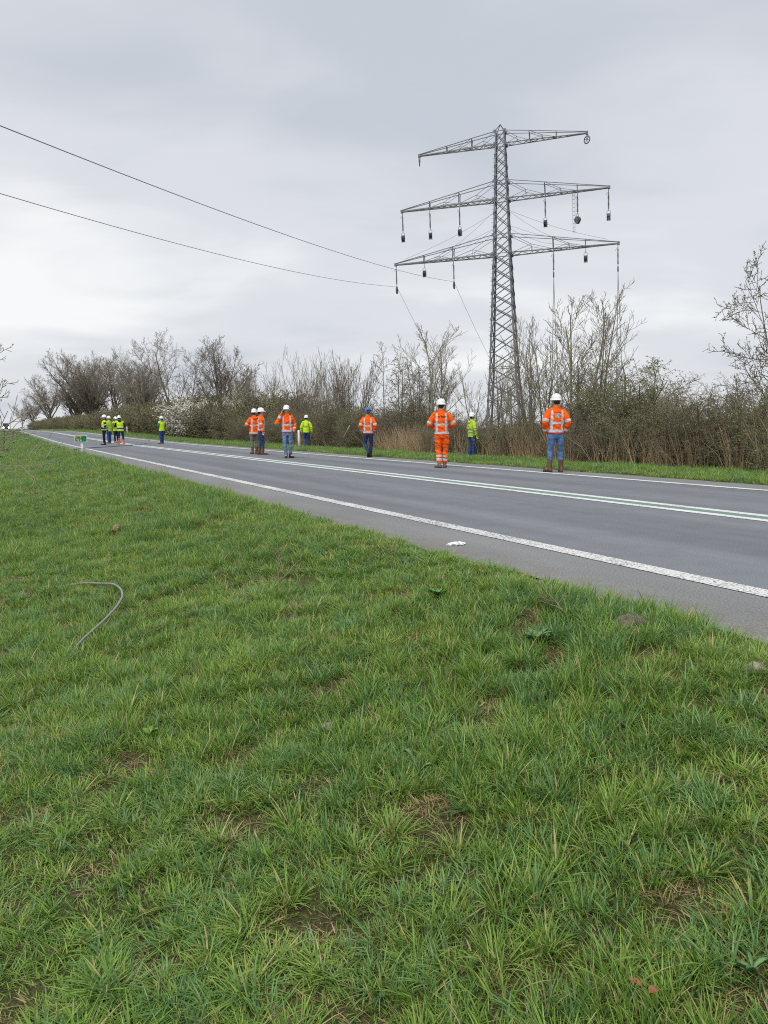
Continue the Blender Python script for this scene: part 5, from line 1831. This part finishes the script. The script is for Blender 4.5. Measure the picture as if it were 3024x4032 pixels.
def tuft(seed, n, rad, lmin, lmax, w, lean, m, dryp=0.0, seg=3, flop=0.6):
    g = random.Random(seed)
    v, f, tint = [], [], []
    for i in range(n):
        a = g.uniform(0, 6.283); q = rad * math.sqrt(g.random())
        base = Vector((q * math.cos(a), q * math.sin(a), -.01))
        az = a + g.uniform(-1.0, 1.0)
        L = g.uniform(lmin, lmax) * (1.15 - .4 * q / (rad + 1e-6))
        W = w * g.uniform(.7, 1.3)
        le = lean * g.uniform(.3, 1.3)
        out_ = Vector((math.cos(az), math.sin(az), 0))
        sd = Vector((-out_.y, out_.x, 0))
        tw = g.uniform(-.7, .7)
        sd = (sd * math.cos(tw) + out_ * math.sin(tw))
        th = le * .6
        p = base
        tn = g.random()
        if g.random() < dryp: tn = g.uniform(1.2, 1.6)
        b0 = len(v)
        bend = flop * g.uniform(.3, 1.6) * (1 if g.random() > .12 else 2.2)
        for k in range(seg + 1):
            t = k / seg
            ww = W * (1 - t) ** .6 if k else W * .8
            if k < seg:
                v.append(p - sd * ww / 2); v.append(p + sd * ww / 2); tint += [tn, tn]
            else:
                v.append(p); tint.append(tn)
            th2 = th + bend * t
            p = p + (out_ * math.sin(th2) + Vector((0, 0, math.cos(th2)))) * (L / seg)
        for k in range(seg - 1):
            f.append((b0 + 2 * k, b0 + 2 * k + 1, b0 + 2 * k + 3, b0 + 2 * k + 2))
        e_ = b0 + 2 * (seg - 1)
        f.append((e_, e_ + 1, e_ + 2))
    me = bpy.data.meshes.new('grass_tuft')
    me.from_pydata([tuple(x) for x in v], [], f)
    a = me.attributes.new('tint', 'FLOAT', 'POINT'); a.data.foreach_set('value', tint)
    me.materials.append(m)
    smooth(me)
    return me
TUFTS = [tuft(1, 30, .07, .05, .12, .0068, 1.05, M_GRASS, .06), tuft(2, 26, .06, .06, .14, .0070, .95, M_GRASS, .05), tuft(3, 32, .08, .04, .10, .0064, 1.25, M_GRASS, .08),
         tuft(4, 24, .045, .08, .20, .0074, .9, M_GRASS, .05, 4), tuft(5, 26, .06, .06, .15, .0078, 1.0, M_BLUEG, .03, 4), tuft(6, 22, .04, .09, .22, .0085, .95, M_BLUEG, .04, 4),
         tuft(7, 22, .06, .05, .13, .0048, 1.35, M_DRYG, 0, 4, 1.0), tuft(8, 26, .085, .03, .07, .0064, 1.35, M_GRASS, .14), tuft(9, 10, .05, .08, .16, .0045, 1.2, M_DRYG, 0, 4, 1.2),
         tuft(10, 64, .045, .10, .21, .0078, 1.25, M_GRASS, .05, 4, .7), tuft(11, 56, .05, .09, .20, .0082, 1.3, M_BLUEG, .05, 4, .7)]
def scatter_grass(name, cells, label):
    """cells: iterable of (s, l, spread, size, dryness bias)"""
    P, RO, SL, IX = [], [], [], []
    g = random.Random(hash(name) % 999 if False else len(name))
    for s_, l_, size in cells:
        x, y = xy(s_, l_)
        n1_ = noise.noise((x * .55, y * .55, 3.1))
        n2_ = noise.noise((x * 3.1, y * 3.1, 9.7))
        n3_ = noise.noise((x * 6.5, y * 6.5, 20.2))
        bare = n2_ * .6 + n3_ * .55
        flat = 1.0
        if bare > .42 and g.random() < .30 and size < 1.6: continue
        hgt = 1.0 + .55 * n1_ + .40 * n3_
        if bare > .28 and size < 2: pick, flat = g.choice((6, 6, 6, 6, 7, 2)), .42
        elif bare > .21 and size < 2: pick = g.choice((6, 7, 2, 7, 0))
        elif n1_ + .5 * n2_ > .28: pick = g.choice((4, 5, 4, 1, 3, 0))
        elif hgt > 1.2: pick = g.choice((3, 1, 3, 0, 4, 1))
        else: pick = g.choice((0, 1, 2, 7, 0, 2, 1, 4))
        if g.random() < .018: pick = 6
        if g.random() < .075 and size < 1.6 and bare < .2: pick = g.choice((9, 9, 10))
        k = size * max(.55, hgt) * g.uniform(.75, 1.25) * flat
        P.append((x, y, ground_sl(s_, l_) - .005)); RO.append((g.uniform(-.18, .18), g.uniform(-.18, .18), g.uniform(0, 6.283)))
        wk = size * g.uniform(.85, 1.25)
        SL.append((wk, wk, k)); IX.append(pick)
    return gn_scatter(name, P, RO, SL, IX, TUFTS, label, 'grass')
g = random.Random(4)
cells = []
def fill(Y0, Y1, dens, size, lmax=E_NEAR):
    """random points on the near verge inside the field of view"""
    W1 = .6 * Y1 + 1.8
    n = int((Y1 - Y0) * 2 * W1 * dens)
    for _ in range(n):
        y = g.uniform(Y0, Y1); x = g.uniform(-W1, W1)
        if abs(x) > .58 * y + 1.6: continue
        s_, l_ = sl(x, y)
        if l_ > lmax - .06 + edge_j(s_, 0.0) + g.uniform(-.10, .05): continue
        cells.append((s_, l_, size))
fill(1.2, 3.2, 900, .70)
fill(3.2, 5.5, 740, .74)
fill(5.5, 9, 520, .80)
fill(9, 16, 300, .92)
fill(16, 30, 100, 1.25)
fill(30, 60, 30, 2.0)
fill(60, 130, 8, 2.8)
# taller fringe along the road edge
for _ in range(1100):
    s_ = g.uniform(-3, 25); cells.append((s_, E_NEAR - .06 + edge_j(s_, 0.0) + g.uniform(-.25, .0) + (g.uniform(0, .16) if g.random() < .22 else 0), g.uniform(.5, 1.0)))
scatter_grass('verge_grass', cells, 'green grass of the near verge with dry and bare patches')
cells = []
def fill2(s0, s1, dens, size):
    n = int((s1 - s0) * 5.2 * dens)
    for _ in range(n):
        s_ = g.uniform(s0, s1); l_ = g.uniform(E_FAR - .02, 17.9)
        cells.append((s_, l_ + edge_j(s_, 9.0), size))
fill2(4, 20, 130, 1.05)
fill2(20, 45, 80, 1.25)
fill2(45, 90, 34, 1.8)
fill2(90, 260, 8, 2.6)
scatter_grass('far_verge_grass', cells, 'narrow strip of fresh grass between the road and the hedge')

# dry reeds along the foot of the hedge
def reed_clump(seed):
    g2 = random.Random(seed); T = Tubes()
    for i in range(16):
        a = g2.uniform(0, 6.28); q = .28 * math.sqrt(g2.random()); ln = g2.uniform(.35, 1.2); le = g2.uniform(.03, .38) * (1 if g2.random() > .2 else 2.2)
        b0 = Vector((q * math.cos(a), q * math.sin(a), -.02)); d = Vector((math.cos(a + g2.uniform(-.7, .7)) * le, math.sin(a) * le, 1)).normalized()
        p1 = b0 + d * ln * .5; p2 = p1 + (d + Vector((d.x * .6, d.y * .6, -.25 * le))).normalized() * ln * .5
        T.add([b0, p1, p2], [.007, .006, .003], 3)
    return T.mesh('reed_clump', M_STRAW)
P, RO, SL, IX = [], [], [], []
for _ in range(560):
    s_ = g.uniform(8, 52); l_ = 17.0 + g.uniform(-.15, .75)
    dens = .5 + .5 * noise.noise((s_ * .35, 2.0, 0))
    x, y = xy(s_, l_); pxx = 1512 + 3048 * x / y
    inw = any(a <= pxx <= b for a, b in ((1490, 1690), (1940, 2130), (2190, 2270), (2385, 2440), (2560, 2800), (2900, 2960)))
    if g.random() > (1.0 if inw else .13): continue
    k = g.uniform(.6, 1.25) * (.6 + dens)
    P.append((x, y, ground_sl(s_, l_))); RO.append((0, 0, g.uniform(0, 6.28))); SL.append((k, k, k)); IX.append(g.randrange(4))
gn_scatter('dry_reeds', P, RO, SL, IX, [reed_clump(400 + i) for i in range(4)], 'straw-coloured dry reeds along the foot of the hedge', 'reeds')
